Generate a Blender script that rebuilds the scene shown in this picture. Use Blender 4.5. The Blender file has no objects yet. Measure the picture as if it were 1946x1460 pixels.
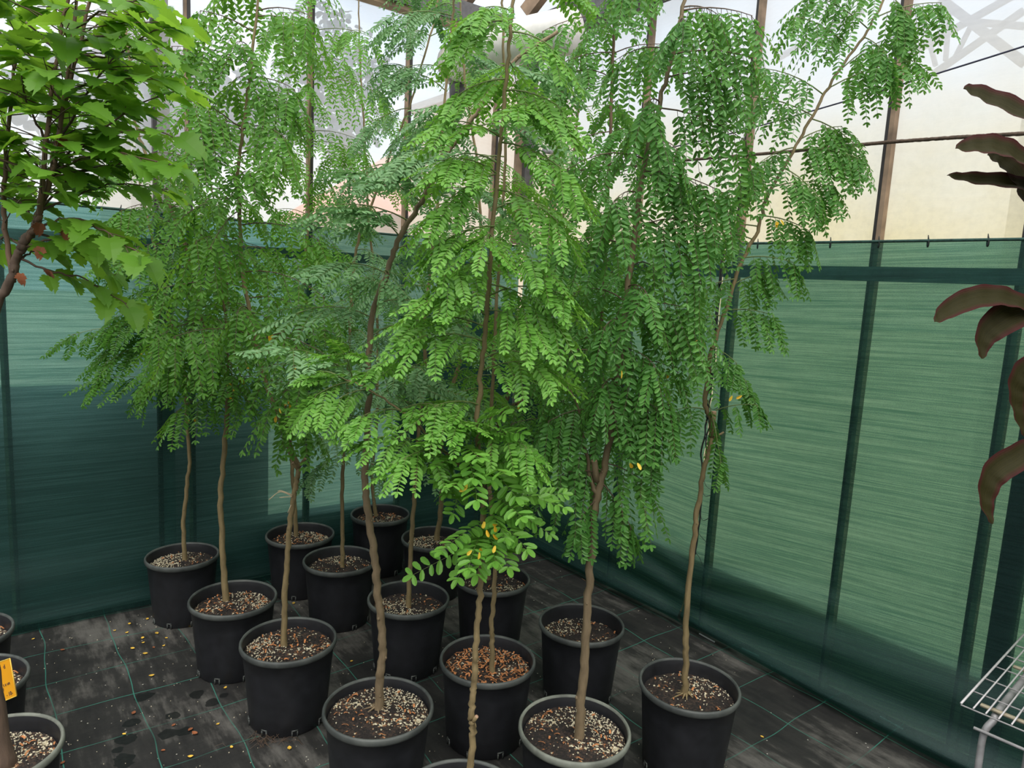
import bpy, math, random
import numpy as np
from mathutils import Vector, Matrix

random.seed(7); rng = np.random.default_rng(7)
SC = bpy.context.scene
COL = SC.collection
# ------------------------------------------------------------------ camera frame
# x runs along the left wall towards the corner, y along the right wall, z up; metres
W, H = 1946, 1460
FPX, CAMH = 1342.0, 1.6
PITCH, ROLL, HEAD = math.radians(8.1), math.radians(3.0), math.radians(37.4)
f0 = np.array([math.sin(HEAD), math.cos(HEAD), 0]); r0 = np.array([math.cos(HEAD), -math.sin(HEAD), 0]); Zu = np.array([0, 0, 1.0])
FW = math.cos(PITCH) * f0 - math.sin(PITCH) * Zu
up0 = math.sin(PITCH) * f0 + math.cos(PITCH) * Zu
RT = math.cos(ROLL) * r0 + math.sin(ROLL) * up0
UP = -math.sin(ROLL) * r0 + math.cos(ROLL) * up0
EYE = np.array([0, 0, CAMH])
WX, WY = 2.741, 3.537            # inner faces of the right and left wall cloth


def ray(x, y): return FW * FPX + (x - W / 2) * RT - (y - H / 2) * UP
def atz(x, y, z):
    d = ray(x, y); return EYE + d * ((z - CAMH) / d[2])
def atx(x, y, X):
    d = ray(x, y); return EYE + d * (X / d[0])
def aty(x, y, Y):
    d = ray(x, y); return EYE + d * (Y / d[1])
def atd(x, y, depth):            # point on the vertical plane at that distance ahead
    d = ray(x, y); return EYE + d * (depth / d.dot(f0))


# ------------------------------------------------------------------ materials
def new_mat(name):
    m = bpy.data.materials.new(name); m.use_nodes = True
    nt = m.node_tree; nt.nodes.clear()
    out = nt.nodes.new('ShaderNodeOutputMaterial')
    return m, nt, out
def N(nt, kind, **kw):
    n = nt.nodes.new(kind)
    for k, v in kw.items():
        if k in n.inputs.keys(): n.inputs[k].default_value = v
        else: setattr(n, k, v)
    return n
def L(nt, a, b): nt.links.new(a, b)
def ramp(nt, fac, stops, interp='LINEAR'):
    r = nt.nodes.new('ShaderNodeValToRGB'); r.color_ramp.interpolation = interp
    el = r.color_ramp.elements
    while len(el) < len(stops): el.new(0.5)
    for e, (p, c) in zip(el, stops):
        e.position = p; e.color = (*c, 1) if len(c) == 3 else c
    L(nt, fac, r.inputs[0]); return r.outputs[0]
def objcoord(nt): return N(nt, 'ShaderNodeTexCoord').outputs['Object']
def geopos(nt): return N(nt, 'ShaderNodeNewGeometry').outputs['Position']
def mapping(nt, vec, scale=(1, 1, 1), rot=(0, 0, 0)):
    m = N(nt, 'ShaderNodeMapping'); m.inputs['Scale'].default_value = scale; m.inputs['Rotation'].default_value = rot
    L(nt, vec, m.inputs['Vector']); return m.outputs[0]
def noise(nt, vec, scale, detail=3, rough=0.55):
    n = N(nt, 'ShaderNodeTexNoise', Scale=scale, Detail=detail, Roughness=rough); L(nt, vec, n.inputs['Vector']); return n.outputs['Fac']
def bump(nt, h, strength=0.3, dist=0.005):
    b = N(nt, 'ShaderNodeBump', Strength=strength, Distance=dist); L(nt, h, b.inputs['Height']); return b.outputs[0]
def mathn(nt, op, a, b=None, c=None):
    n = N(nt, 'ShaderNodeMath', operation=op)
    for i, v in enumerate((a, b, c)):
        if v is None: continue
        if isinstance(v, (int, float)): n.inputs[i].default_value = v
        else: L(nt, v, n.inputs[i])
    return n.outputs[0]
def mixc(nt, fac, a, b, mode='MIX'):
    n = N(nt, 'ShaderNodeMix', data_type='RGBA', blend_type=mode)
    for s, v in ((n.inputs[0], fac), (n.inputs[6], a), (n.inputs[7], b)):
        if isinstance(v, (int, float)): s.default_value = v
        elif isinstance(v, tuple): s.default_value = (*v, 1)
        else: L(nt, v, s)
    return n.outputs[2]


def plain(name, col, rough=0.6, metal=0.0, vary=0.25, scale=30, bmp=0.15, spec=0.5):
    m, nt, out = new_mat(name)
    p = N(nt, 'ShaderNodeBsdfPrincipled', Roughness=rough, Metallic=metal); p.inputs['Specular IOR Level'].default_value = spec
    v = objcoord(nt); n = noise(nt, v, scale)
    lo = tuple(c * (1 - vary) for c in col); hi = tuple(min(1, c * (1 + vary)) for c in col)
    L(nt, ramp(nt, n, [(0.3, lo), (0.7, hi)]), p.inputs['Base Color'])
    if bmp: L(nt, bump(nt, n, bmp, 0.003), p.inputs['Normal'])
    L(nt, p.outputs[0], out.inputs[0]); return m


def leaf_mat(name, dark, mid, light, trans, tfac=0.4, rough=0.42):
    """leaf blade: colour varies from leaflet to leaflet by the mesh attribute 'tint'"""
    m, nt, out = new_mat(name)
    at = N(nt, 'ShaderNodeAttribute', attribute_name='tint')
    c = ramp(nt, at.outputs['Fac'], [(0.0, dark), (0.5, mid), (1.0, light)])
    p = N(nt, 'ShaderNodeBsdfPrincipled', Roughness=rough); p.inputs['Specular IOR Level'].default_value = 0.35
    L(nt, c, p.inputs['Base Color'])
    t = N(nt, 'ShaderNodeBsdfTranslucent')
    L(nt, mixc(nt, 0.65, c, trans), t.inputs['Color'])
    mx = N(nt, 'ShaderNodeMixShader', Fac=tfac); L(nt, p.outputs[0], mx.inputs[1]); L(nt, t.outputs[0], mx.inputs[2])
    L(nt, mx.outputs[0], out.inputs[0]); return m


def bark_mat(name, lo, hi):
    m, nt, out = new_mat(name)
    v = objcoord(nt)
    st = noise(nt, mapping(nt, v, (60, 60, 14)), 1.0, 5, 0.65)
    big = noise(nt, v, 7.0, 2)
    c = ramp(nt, st, [(0.25, lo), (0.75, hi)])
    c2 = mixc(nt, mathn(nt, 'MULTIPLY', big, 0.7), c, tuple(x * 0.7 for x in hi))
    p = N(nt, 'ShaderNodeBsdfPrincipled', Roughness=0.75); L(nt, c2, p.inputs['Base Color'])
    L(nt, bump(nt, st, 0.6, 0.004), p.inputs['Normal']); L(nt, p.outputs[0], out.inputs[0]); return m


def soil_mat(name, perlite, chips):
    m, nt, out = new_mat(name)
    v = objcoord(nt)
    vo = N(nt, 'ShaderNodeTexVoronoi', Scale=150.0); L(nt, v, vo.inputs['Vector'])
    sep = N(nt, 'ShaderNodeSeparateColor'); L(nt, vo.outputs['Color'], sep.inputs[0])
    patch = noise(nt, v, 11.0, 2)
    r = mathn(nt, 'ADD', sep.outputs[0], mathn(nt, 'MULTIPLY', mathn(nt, 'SUBTRACT', patch, 0.55), 1.7))
    c = ramp(nt, r, [(0.0, (0.011, 0.007, 0.006)), (0.45, (0.03, 0.018, 0.013)), (1 - perlite - chips, (0.055, 0.03, 0.018)),
                     (1 - perlite, (0.28, 0.11, 0.04)), (min(.99, 1 - perlite + .03), (0.42, 0.36, 0.24)), (1.0, (0.58, 0.52, 0.38))], 'CONSTANT')
    p = N(nt, 'ShaderNodeBsdfPrincipled', Roughness=0.9); L(nt, c, p.inputs['Base Color'])
    h = mathn(nt, 'SUBTRACT', 1.0, vo.outputs['Distance'])
    L(nt, bump(nt, h, 0.8, 0.006), p.inputs['Normal']); L(nt, p.outputs[0], out.inputs[0]); return m


M = {}
M['pot'] = plain('black_plastic', (0.012, 0.0125, 0.0155), 0.5, vary=0.3, scale=22, bmp=0.04)
def pot_rim_mat():
    m, nt, out = new_mat('scuffed_black_plastic')
    v = objcoord(nt); n = noise(nt, v, 14, 4); d = noise(nt, v, 90, 2)
    c = ramp(nt, n, [(0.3, (0.026, 0.030, 0.030)), (0.7, (0.085, 0.092, 0.086))])
    p = N(nt, 'ShaderNodeBsdfPrincipled', Roughness=0.55); L(nt, c, p.inputs['Base Color']); L(nt, bump(nt, d, .1, .001), p.inputs['Normal'])
    L(nt, p.outputs[0], out.inputs[0]); return m
M['rim'] = pot_rim_mat()
M['rim_pale'] = plain('worn_grey_rim', (0.15, 0.16, 0.135), 0.65, vary=.4, scale=16)
M['bark'] = bark_mat('olive_brown_bark', (0.085, 0.060, 0.030), (0.30, 0.222, 0.105))
M['bark_grey'] = bark_mat('grey_brown_bark', (0.075, 0.052, 0.03), (0.255, 0.185, 0.105))
M['bark_red'] = bark_mat('reddish_bark', (0.07, 0.04, 0.025), (0.21, 0.125, 0.075))
M['bark_dark'] = bark_mat('dark_maple_bark', (0.035, 0.022, 0.016), (0.14, 0.09, 0.062))
M['twig'] = plain('green_twig', (0.13, 0.17, 0.05), 0.6)
M['twig_dark'] = plain('brown_twig', (0.09, 0.055, 0.035), 0.6)
M['dry_twig'] = plain('pale_dry_twig', (0.5, 0.38, 0.25), 0.8)
M['cut'] = plain('cut_wood', (0.42, 0.26, 0.17), 0.8)
M['leaf_bright'] = leaf_mat('leaf_bright_green', (0.06, 0.17, 0.025), (0.10, 0.27, 0.035), (0.17, 0.38, 0.06), (0.26, 0.52, 0.05), 0.38)
M['leaf_mid'] = leaf_mat('leaf_mid_green', (0.045, 0.14, 0.02), (0.08, 0.22, 0.028), (0.14, 0.32, 0.045), (0.24, 0.5, 0.04), 0.42)
M['leaf_deep'] = leaf_mat('leaf_deep_green', (0.042, 0.135, 0.030), (0.075, 0.215, 0.042), (0.135, 0.32, 0.065), (0.22, 0.48, 0.06), 0.4)
M['leaf_blue'] = leaf_mat('leaf_grey_green', (0.065, 0.16, 0.062), (0.115, 0.245, 0.098), (0.19, 0.35, 0.15), (0.2, 0.42, 0.12), 0.34)
M['leaf_maple'] = leaf_mat('leaf_maple_green', (0.075, 0.185, 0.018), (0.12, 0.28, 0.028), (0.18, 0.37, 0.045), (0.32, 0.56, 0.04), 0.5)
M['leaf_yellow'] = leaf_mat('leaf_yellow', (0.6, 0.33, 0.02), (0.75, 0.46, 0.03), (0.8, 0.58, 0.08), (0.85, 0.55, 0.03), 0.3)
M['leaf_fallen'] = plain('fallen_yellow_leaf', (0.62, 0.38, 0.05), 0.7, vary=.3)
M['leaf_brown'] = plain('dry_leaf', (0.22, 0.07, 0.025), 0.8)
M['bark_chip'] = plain('bark_chip', (0.36, 0.14, 0.05), 0.85, vary=.5, scale=60)
M['perlite'] = plain('perlite', (0.54, 0.48, 0.35), 0.9, vary=.2)
M['soil_a'] = soil_mat('potting_mix_perlite', 0.15, 0.08)
M['soil_b'] = soil_mat('potting_mix_bark', 0.10, 0.16)
M['soil_d'] = soil_mat('potting_mix_bark_strewn', 0.06, 0.34)
M['soil_c'] = soil_mat('potting_mix_dark', 0.08, 0.07)
M['steel_grey'] = plain('galvanised_steel', (0.25, 0.24, 0.24), 0.5, 0.3, vary=.3, scale=12)
M['bar_brown'] = plain('weathered_timber', (0.24, 0.165, 0.11), 0.75, vary=.5, scale=9)
M['bar_dark'] = plain('dark_gasket', (0.022, 0.018, 0.018), 0.6)
M['bar_light'] = plain('pale_aluminium', (0.5, 0.47, 0.42), 0.45, 0.2, vary=.15)
M['eave'] = plain('grey_gutter_metal', (0.10, 0.095, 0.10), 0.55, .2)
M['back_cloth'] = plain('dull_green_cladding', (0.05, 0.11, 0.09), 0.85)
M['back_sheet'] = plain('milky_cladding', (0.55, 0.55, 0.52), 0.6, vary=.08, scale=2)
M['plinth'] = plain('dark_concrete', (0.03, 0.032, 0.035), 0.9)
M['duct'] = plain('white_duct', (0.66, 0.63, 0.60), 0.5, vary=.06)
M['rope'] = plain('brown_rope', (0.07, 0.045, 0.03), 0.85, vary=.4, scale=120, bmp=.4)
M['cord'] = plain('dark_cord', (0.03, 0.03, 0.06), 0.7)
M['black_cord'] = plain('black_lacing', (0.008, 0.012, 0.012), 0.7)
M['hem'] = plain('cloth_hem', (0.02, 0.06, 0.05), 0.8, vary=.5, scale=80)
M['eyelet_tape'] = plain('pale_hem_tape', (0.42, 0.36, 0.26), 0.8)
M['wire'] = plain('white_coated_wire', (0.48, 0.46, 0.47), 0.5, 0.2, vary=.15)
M['pipe'] = plain('galvanised_pipe', (0.33, 0.32, 0.33), 0.5, 0.3, vary=.3, scale=25)
M['batten'] = plain('cream_batten', (0.50, 0.43, 0.31), 0.7)
M['card'] = plain('orange_yellow_card', (0.95, 0.42, 0.02), 0.45, vary=.05, scale=4, bmp=0, spec=.3)
M['card_edge'] = plain('pale_card_edge', (0.95, 0.62, 0.12), 0.5, bmp=0)
M['ink'] = plain('dark_ink', (0.05, 0.03, 0.06), 0.7, bmp=0)
M['render_cream'] = plain('cream_house_wall', (0.72, 0.57, 0.40), 0.9, vary=.06, scale=2)
M['roof_pink'] = plain('terracotta_roof', (0.72, 0.36, 0.27), 0.85, vary=.1, scale=14)
M['shed'] = plain('grey_brown_shed', (0.16, 0.14, 0.15), 0.85, vary=.2, scale=3)
M['truss'] = plain('outdoor_steel', (0.12, 0.13, 0.15), 0.6)
M['leaf_out'] = leaf_mat('outdoor_leaf', (0.05, 0.08, 0.10), (0.08, 0.12, 0.14), (0.12, 0.17, 0.17), (0.12, 0.18, 0.14), 0.2)


def cordyline_mat():
    m, nt, out = new_mat('dark_red_green_leaf')
    a = N(nt, 'ShaderNodeAttribute', attribute_name='across')     # -1..1 across the blade
    cmb = N(nt, 'ShaderNodeCombineXYZ'); L(nt, a.outputs['Fac'], cmb.inputs[0])
    st = noise(nt, cmb.outputs[0], 14, 3, .7)
    ab = mathn(nt, 'ABSOLUTE', a.outputs['Fac'])
    c = ramp(nt, st, [(0.3, (0.018, 0.018, 0.006)), (0.6, (0.038, 0.033, 0.010)), (0.8, (0.06, 0.05, 0.018))])
    c = mixc(nt, ramp(nt, ab, [(0.55, (0, 0, 0)), (0.95, (1, 1, 1))]), c, (0.06, 0.014, 0.014))
    p = N(nt, 'ShaderNodeBsdfPrincipled', Roughness=0.38); L(nt, c, p.inputs['Base Color'])
    L(nt, bump(nt, st, .4, .003), p.inputs['Normal'])
    p.inputs['Specular IOR Level'].default_value = .12; p.inputs['Roughness'].default_value = .55
    t = N(nt, 'ShaderNodeBsdfTranslucent'); L(nt, c, t.inputs['Color'])
    mx = N(nt, 'ShaderNodeMixShader', Fac=.3); L(nt, p.outputs[0], mx.inputs[1]); L(nt, t.outputs[0], mx.inputs[2])
    L(nt, mx.outputs[0], out.inputs[0]); return m
M['cordyline'] = cordyline_mat()


def film_mat(name, clear, white, cream_top, dirt=1.0):
    """old milky plastic sheet: part clear, part diffusing, yellowed by algae from the bottom up"""
    m, nt, out = new_mat(name)
    v = geopos(nt)
    sep = N(nt, 'ShaderNodeSeparateXYZ'); L(nt, v, sep.inputs[0])
    n1 = noise(nt, v, 2.2, 4); n2 = noise(nt, v, 38, 3, .7)
    hgt = mathn(nt, 'ADD', sep.outputs[2], mathn(nt, 'MULTIPLY', mathn(nt, 'SUBTRACT', n1, .5), .5))
    alg = ramp(nt, mathn(nt, 'DIVIDE', hgt, 3.2), [(0.545, (1, 1, 1)), (cream_top / 3.2, (0, 0, 0))])
    alg = mathn(nt, 'MULTIPLY', alg, dirt)
    spk = ramp(nt, n2, [(0.42, (1, 1, 1)), (0.66, (.6, .6, .6))])
    white = tuple(min(1, .80 * c) for c in white); tc = mixc(nt, alg, white, (0.76, 0.68, 0.44)); tc = mixc(nt, mathn(nt, 'MULTIPLY', alg, .25), tc, spk, 'MULTIPLY')
    t0 = N(nt, 'ShaderNodeBsdfTranslucent'); L(nt, tc, t0.inputs['Color']); t1 = N(nt, 'ShaderNodeBsdfDiffuse'); L(nt, tc, t1.inputs['Color'])
    tr = N(nt, 'ShaderNodeMixShader', Fac=.3); L(nt, t0.outputs[0], tr.inputs[1]); L(nt, t1.outputs[0], tr.inputs[2])
    cl = N(nt, 'ShaderNodeBsdfTransparent'); L(nt, mixc(nt, alg, (.95, .97, 1.0), (.95, .86, .66)), cl.inputs['Color'])
    gl = N(nt, 'ShaderNodeBsdfGlossy', Roughness=.25); gl.inputs['Color'].default_value = (.9, .9, .9, 1)
    scr = noise(nt, mapping(nt, v, (9, 9, 42), (.5, 0, 0)), 1.0, 3, .7)
    n1 = mathn(nt, 'ADD', mathn(nt, 'MULTIPLY', n1, .7), mathn(nt, 'MULTIPLY', scr, .3))
    cr = mathn(nt, 'ADD', clear, mathn(nt, 'MULTIPLY', mathn(nt, 'SUBTRACT', n1, .5), .6))
    cr = mathn(nt, 'MAXIMUM', mathn(nt, 'SUBTRACT', cr, mathn(nt, 'MULTIPLY', alg, .2)), 0.05)
    mx = N(nt, 'ShaderNodeMixShader'); L(nt, cr, mx.inputs[0]); L(nt, tr.outputs[0], mx.inputs[1]); L(nt, cl.outputs[0], mx.inputs[2])
    m2 = N(nt, 'ShaderNodeMixShader', Fac=.035); L(nt, mx.outputs[0], m2.inputs[1]); L(nt, gl.outputs[0], m2.inputs[2])
    L(nt, m2.outputs[0], out.inputs[0]); return m
M['film_left'] = film_mat('milky_sheet_clearer', 0.50, (1.0, 1.02, 1.14), 2.3, .35)
M['film_right'] = film_mat('milky_sheet', 0.26, (0.86, 0.875, 0.94), 2.62)


def cloth_mat():
    """knitted green shade cloth: fine horizontal rows of yarn with open gaps the daylight comes through"""
    m, nt, out = new_mat('green_shade_cloth')
    at = N(nt, 'ShaderNodeAttribute', attribute_name='weave')   # metres along, metres up, streak tilt
    v = at.outputs['Vector']
    row = noise(nt, mapping(nt, v, (0.9, 70, 1)), 1.0, 4, .75)       # long uneven rows
    row2 = noise(nt, mapping(nt, v, (5, 260, 1)), 1.0, 2, .6)
    fine = noise(nt, mapping(nt, v, (330, 330, 1)), 1.0, 2, .6)
    k = mathn(nt, 'ADD', mathn(nt, 'MULTIPLY', row, .55), mathn(nt, 'ADD', mathn(nt, 'MULTIPLY', row2, .3), mathn(nt, 'MULTIPLY', fine, .3)))
    dens = ramp(nt, k, [(0.42, (0.0, 0.0, 0.0)), (0.74, (1, 1, 1))])
    tcol = mixc(nt, dens, (0.075, 0.27, 0.25), (0.46, 0.80, 0.76))
    cl = N(nt, 'ShaderNodeBsdfTransparent'); L(nt, tcol, cl.inputs['Color'])
    yc = mixc(nt, dens, (0.006, 0.027, 0.026), (0.024, 0.080, 0.074))
    p = N(nt, 'ShaderNodeBsdfPrincipled', Roughness=.40); L(nt, yc, p.inputs['Base Color']); p.inputs['Specular IOR Level'].default_value = .85
    L(nt, bump(nt, k, .35, .003), p.inputs['Normal'])
    tr = N(nt, 'ShaderNodeBsdfTranslucent', Color=(.06, .22, .16, 1))
    ym0 = N(nt, 'ShaderNodeMixShader', Fac=.3); L(nt, p.outputs[0], ym0.inputs[1]); L(nt, tr.outputs[0], ym0.inputs[2])
    gl = N(nt, 'ShaderNodeBsdfGlossy', Roughness=.42); gl.inputs['Color'].default_value = (.35, .62, .58, 1)
    ym = N(nt, 'ShaderNodeMixShader', Fac=.075); L(nt, ym0.outputs[0], ym.inputs[1]); L(nt, gl.outputs[0], ym.inputs[2])
    mx = N(nt, 'ShaderNodeMixShader', Fac=.52); L(nt, ym.outputs[0], mx.inputs[1]); L(nt, cl.outputs[0], mx.inputs[2])
    L(nt, mx.outputs[0], out.inputs[0]); return m
M['cloth'] = cloth_mat()


def floor_mat():
    """woven black weed mat with thin green grid lines, dust and a few wet spots"""
    m, nt, out = new_mat('black_weed_mat')
    v = geopos(nt)
    sep = N(nt, 'ShaderNodeSeparateXYZ'); L(nt, v, sep.inputs[0])
    wob = N(nt, 'ShaderNodeTexNoise', Scale=2.6, Detail=1.0); L(nt, v, wob.inputs['Vector'])
    wsep = N(nt, 'ShaderNodeSeparateColor'); L(nt, wob.outputs['Color'], wsep.inputs[0])
    def lines(axis, off, pitch, width, ch):
        x = mathn(nt, 'ADD', sep.outputs[axis], mathn(nt, 'MULTIPLY', mathn(nt, 'SUBTRACT', wsep.outputs[ch], .5), .06))
        fr = mathn(nt, 'FRACT', mathn(nt, 'DIVIDE', mathn(nt, 'SUBTRACT', x, off - pitch * 40), pitch))
        d = mathn(nt, 'MINIMUM', fr, mathn(nt, 'SUBTRACT', 1.0, fr))
        return mathn(nt, 'LESS_THAN', d, width / pitch)
    lx = lines(0, .165, .2475, .0017, 0); ly = lines(1, 1.044, .2465, .0016, 1)
    ln = mathn(nt, 'MAXIMUM', lx, ly)
    fade = noise(nt, v, 3.1, 3)
    ln = mathn(nt, 'MULTIPLY', ln, ramp(nt, fade, [(.36, (.22, .22, .22)), (.55, (.95, .95, .95))]))
    dust = noise(nt, v, 1.7, 6, .62); dust2 = noise(nt, mapping(nt, v, (16, 3, 1), (0, 0, .15)), 1.0, 5, .7)
    base = ramp(nt, mathn(nt, 'ADD', mathn(nt, 'MULTIPLY', dust, .6), mathn(nt, 'MULTIPLY', dust2, .4)),
                [(.38, (.008, .008, .009)), (.50, (.024, .023, .022)), (.60, (.115, .108, .10))])
    weave = noise(nt, mapping(nt, v, (420, 420, 1)), 1.0, 1)
    base = mixc(nt, .35, base, ramp(nt, weave, [(.3, (.3, .3, .3)), (.7, (1, 1, 1))]), 'MULTIPLY')
    grit = N(nt, 'ShaderNodeTexVoronoi', Scale=60.0); L(nt, v, grit.inputs['Vector'])
    gs = N(nt, 'ShaderNodeSeparateColor'); L(nt, grit.outputs['Color'], gs.inputs[0])
    g = mathn(nt, 'MULTIPLY', mathn(nt, 'GREATER_THAN', gs.outputs[0], .965), mathn(nt, 'LESS_THAN', grit.outputs['Distance'], .16))
    base = mixc(nt, mathn(nt, 'MULTIPLY', g, .8), base, (.45, .43, .38))
    # wet patches
    wet = None
    wn = noise(nt, v, 26, 2)
    for (px, py, r) in [(240, 1405, .035), (235, 1445, .04), (275, 1325, .035), (225, 1425, .02), (375, 1320, .03), (405, 1335, .028), (350, 1390, .03), (330, 1360, .025), (425, 1322, .018), (250, 1375, .03), (320, 1395, .03)]:
        q = atz(px, py, 0)
        dn = N(nt, 'ShaderNodeVectorMath', operation='DISTANCE'); L(nt, v, dn.inputs[0]); dn.inputs[1].default_value = tuple(q)
        w = mathn(nt, 'LESS_THAN', mathn(nt, 'ADD', dn.outputs['Value'], mathn(nt, 'MULTIPLY', wn, r * 1.6)), r * 1.7)
        wet = w if wet is None else mathn(nt, 'MAXIMUM', wet, w)
    base = mixc(nt, mathn(nt, 'MULTIPLY', wet, .85), base, (.006, .007, .007))
    c = mixc(nt, ln, base, (.035, .17, .13))
    p = N(nt, 'ShaderNodeBsdfPrincipled'); p.inputs['Specular IOR Level'].default_value = .35
    L(nt, c, p.inputs['Base Color'])
    L(nt, mathn(nt, 'SUBTRACT', .66, mathn(nt, 'MULTIPLY', wet, .2)), p.inputs['Roughness'])
    wr = noise(nt, mapping(nt, v, (2.2, 9, 1), (0, 0, .5)), 1.0, 4, .6)
    L(nt, bump(nt, wr, .3, .02), p.inputs['Normal']); L(nt, p.outputs[0], out.inputs[0]); return m
M['floor'] = floor_mat()
M['ground'] = plain('pale_gravel', (0.50, 0.45, 0.34), 0.95, vary=.2, scale=6)


# ------------------------------------------------------------------ mesh building
class MB:
    def __init__(s): s.v = []; s.f = []; s.mi = []; s.at = {}
    def add(s, vs, fs, mi=0):
        b = len(s.v); s.v.extend([tuple(map(float, p)) for p in vs]); s.f.extend([tuple(i + b for i in f) for f in fs]); s.mi.extend([mi] * len(fs))
    def box(s, lo, hi, mi=0):
        (a, b, c), (d, e, f) = lo, hi
        s.add([(a, b, c), (d, b, c), (d, e, c), (a, e, c), (a, b, f), (d, b, f), (d, e, f), (a, e, f)],
              [(0, 3, 2, 1), (4, 5, 6, 7), (0, 1, 5, 4), (1, 2, 6, 5), (2, 3, 7, 6), (3, 0, 4, 7)], mi)
    def beam(s, p, q, w, h, mi=0, up=(0, 0, 1)):
        p, q, up = np.array(p, float), np.array(q, float), np.array(up, float)
        d = q - p; d /= np.linalg.norm(d); a = np.cross(d, up)
        if np.linalg.norm(a) < 1e-4: a = np.cross(d, (1, 0, 0))
        a /= np.linalg.norm(a); b = np.cross(a, d)
        vs = [e + a * sx * w / 2 + b * sy * h / 2 for e in (p, q) for sx, sy in ((-1, -1), (1, -1), (1, 1), (-1, 1))]
        s.add(vs, [(0, 1, 2, 3), (7, 6, 5, 4), (0, 4, 5, 1), (1, 5, 6, 2), (2, 6, 7, 3), (3, 7, 4, 0)], mi)
    def tube(s, pts, radii, seg=8, mi=0, jitter=0, cap=True):
        pts = np.array(pts, float); n = len(pts)
        if np.isscalar(radii): radii = [radii] * n
        t = np.gradient(pts, axis=0); t /= np.linalg.norm(t, axis=1)[:, None] + 1e-12
        a = np.cross(t[0], (0.31, 0.9, 0.2)); a /= np.linalg.norm(a)
        vs = []
        for i in range(n):
            a = a - t[i] * a.dot(t[i]); a /= np.linalg.norm(a); b = np.cross(t[i], a)
            for k in range(seg):
                g = 2 * math.pi * k / seg; r = radii[i] * (1 + (random.uniform(-jitter, jitter) if jitter else 0))
                vs.append(pts[i] + (a * math.cos(g) + b * math.sin(g)) * r)
        fs = [(i * seg + k, i * seg + (k + 1) % seg, (i + 1) * seg + (k + 1) % seg, (i + 1) * seg + k) for i in range(n - 1) for k in range(seg)]
        if cap: fs += [tuple(range(seg))[::-1], tuple((n - 1) * seg + k for k in range(seg))]
        s.add(vs, fs, mi)
    def ball(s, c, r, mi=0, seg=6, sq=(1, 1, 1)):
        c = np.array(c, float); vs = [c + np.array([0, 0, r * sq[2]])]; rings = 4
        for i in range(1, rings):
            th = math.pi * i / rings
            for k in range(seg):
                g = 2 * math.pi * k / seg
                vs.append(c + np.array([math.sin(th) * math.cos(g) * sq[0], math.sin(th) * math.sin(g) * sq[1], math.cos(th) * sq[2]]) * r)
        vs.append(c - np.array([0, 0, r * sq[2]])); e = len(vs) - 1
        fs = [(0, 1 + k, 1 + (k + 1) % seg) for k in range(seg)]
        for i in range(rings - 2): fs += [(1 + i * seg + k, 1 + (i + 1) * seg + k, 1 + (i + 1) * seg + (k + 1) % seg, 1 + i * seg + (k + 1) % seg) for k in range(seg)]
        o = 1 + (rings - 2) * seg; fs += [(e, o + (k + 1) % seg, o + k) for k in range(seg)]
        s.add(vs, fs, mi)
    def lathe(s, prof, c=(0, 0, 0), seg=48, mi=0, mis=None):
        vs = [(c[0] + r * math.cos(2 * math.pi * k / seg), c[1] + r * math.sin(2 * math.pi * k / seg), c[2] + z) for r, z in prof for k in range(seg)]
        for i in range(len(prof) - 1):
            b = len(s.v)
            pass
        b = len(s.v); s.v.extend(vs)
        for i in range(len(prof) - 1):
            for k in range(seg):
                s.f.append((b + i * seg + k, b + i * seg + (k + 1) % seg, b + (i + 1) * seg + (k + 1) % seg, b + (i + 1) * seg + k))
                s.mi.append(mis[i] if mis else mi)
    def build(s, name, mats, parent=None, smooth=True, local=False):
        if not isinstance(mats, (list, tuple)): mats = [mats]
        me = bpy.data.meshes.new(name)
        off = wloc(parent) if (parent is not None and not local) else np.zeros(3)
        v = np.array(s.v, float) - off
        me.from_pydata(v.tolist(), [], s.f)
        for m in mats: me.materials.append(m)
        me.polygons.foreach_set('material_index', s.mi); me.polygons.foreach_set('use_smooth', [smooth] * len(s.f))
        for nm, (typ, data) in s.at.items():
            a = me.attributes.new(nm, typ, 'POINT')
            a.data.foreach_set('vector' if typ == 'FLOAT_VECTOR' else 'value', np.array(data, np.float32).ravel())
        me.update()
        o = bpy.data.objects.new(name, me); COL.objects.link(o)
        if parent is not None: o.parent = parent
        return o


def wloc(o):
    v = np.zeros(3)
    while o is not None:
        v += np.array(o.location); o = o.parent
    return v
def tag(o, label=None, cat=None, group=None, kind=None):
    if label: o['label'] = label
    if cat: o['category'] = cat
    if group: o['group'] = group
    if kind: o['kind'] = kind
    return o
def empty(name, loc, label=None, cat=None, group=None, kind=None):
    o = bpy.data.objects.new(name, None); COL.objects.link(o); o.location = tuple(loc); o.empty_display_size = .05
    return tag(o, label, cat, group, kind)
def smooth_path(pts, n_per=6):
    p = [np.array(q, float) for q in pts]
    if len(p) < 3: return np.array([p[0] + (p[-1] - p[0]) * t for t in np.linspace(0, 1, n_per + 1)])
    p = [2 * p[0] - p[1]] + p + [2 * p[-1] - p[-2]]
    out = []
    for i in range(1, len(p) - 2):
        for t in np.linspace(0, 1, n_per, endpoint=False):
            a, b, c, d = p[i - 1], p[i], p[i + 1], p[i + 2]
            out.append(.5 * ((2 * b) + (-a + c) * t + (2 * a - 5 * b + 4 * c - d) * t ** 2 + (-a + 3 * b - 3 * c + d) * t ** 3))
    out.append(p[-2]); return np.array(out)
def unit(v): return v / (np.linalg.norm(v) + 1e-12)


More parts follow.
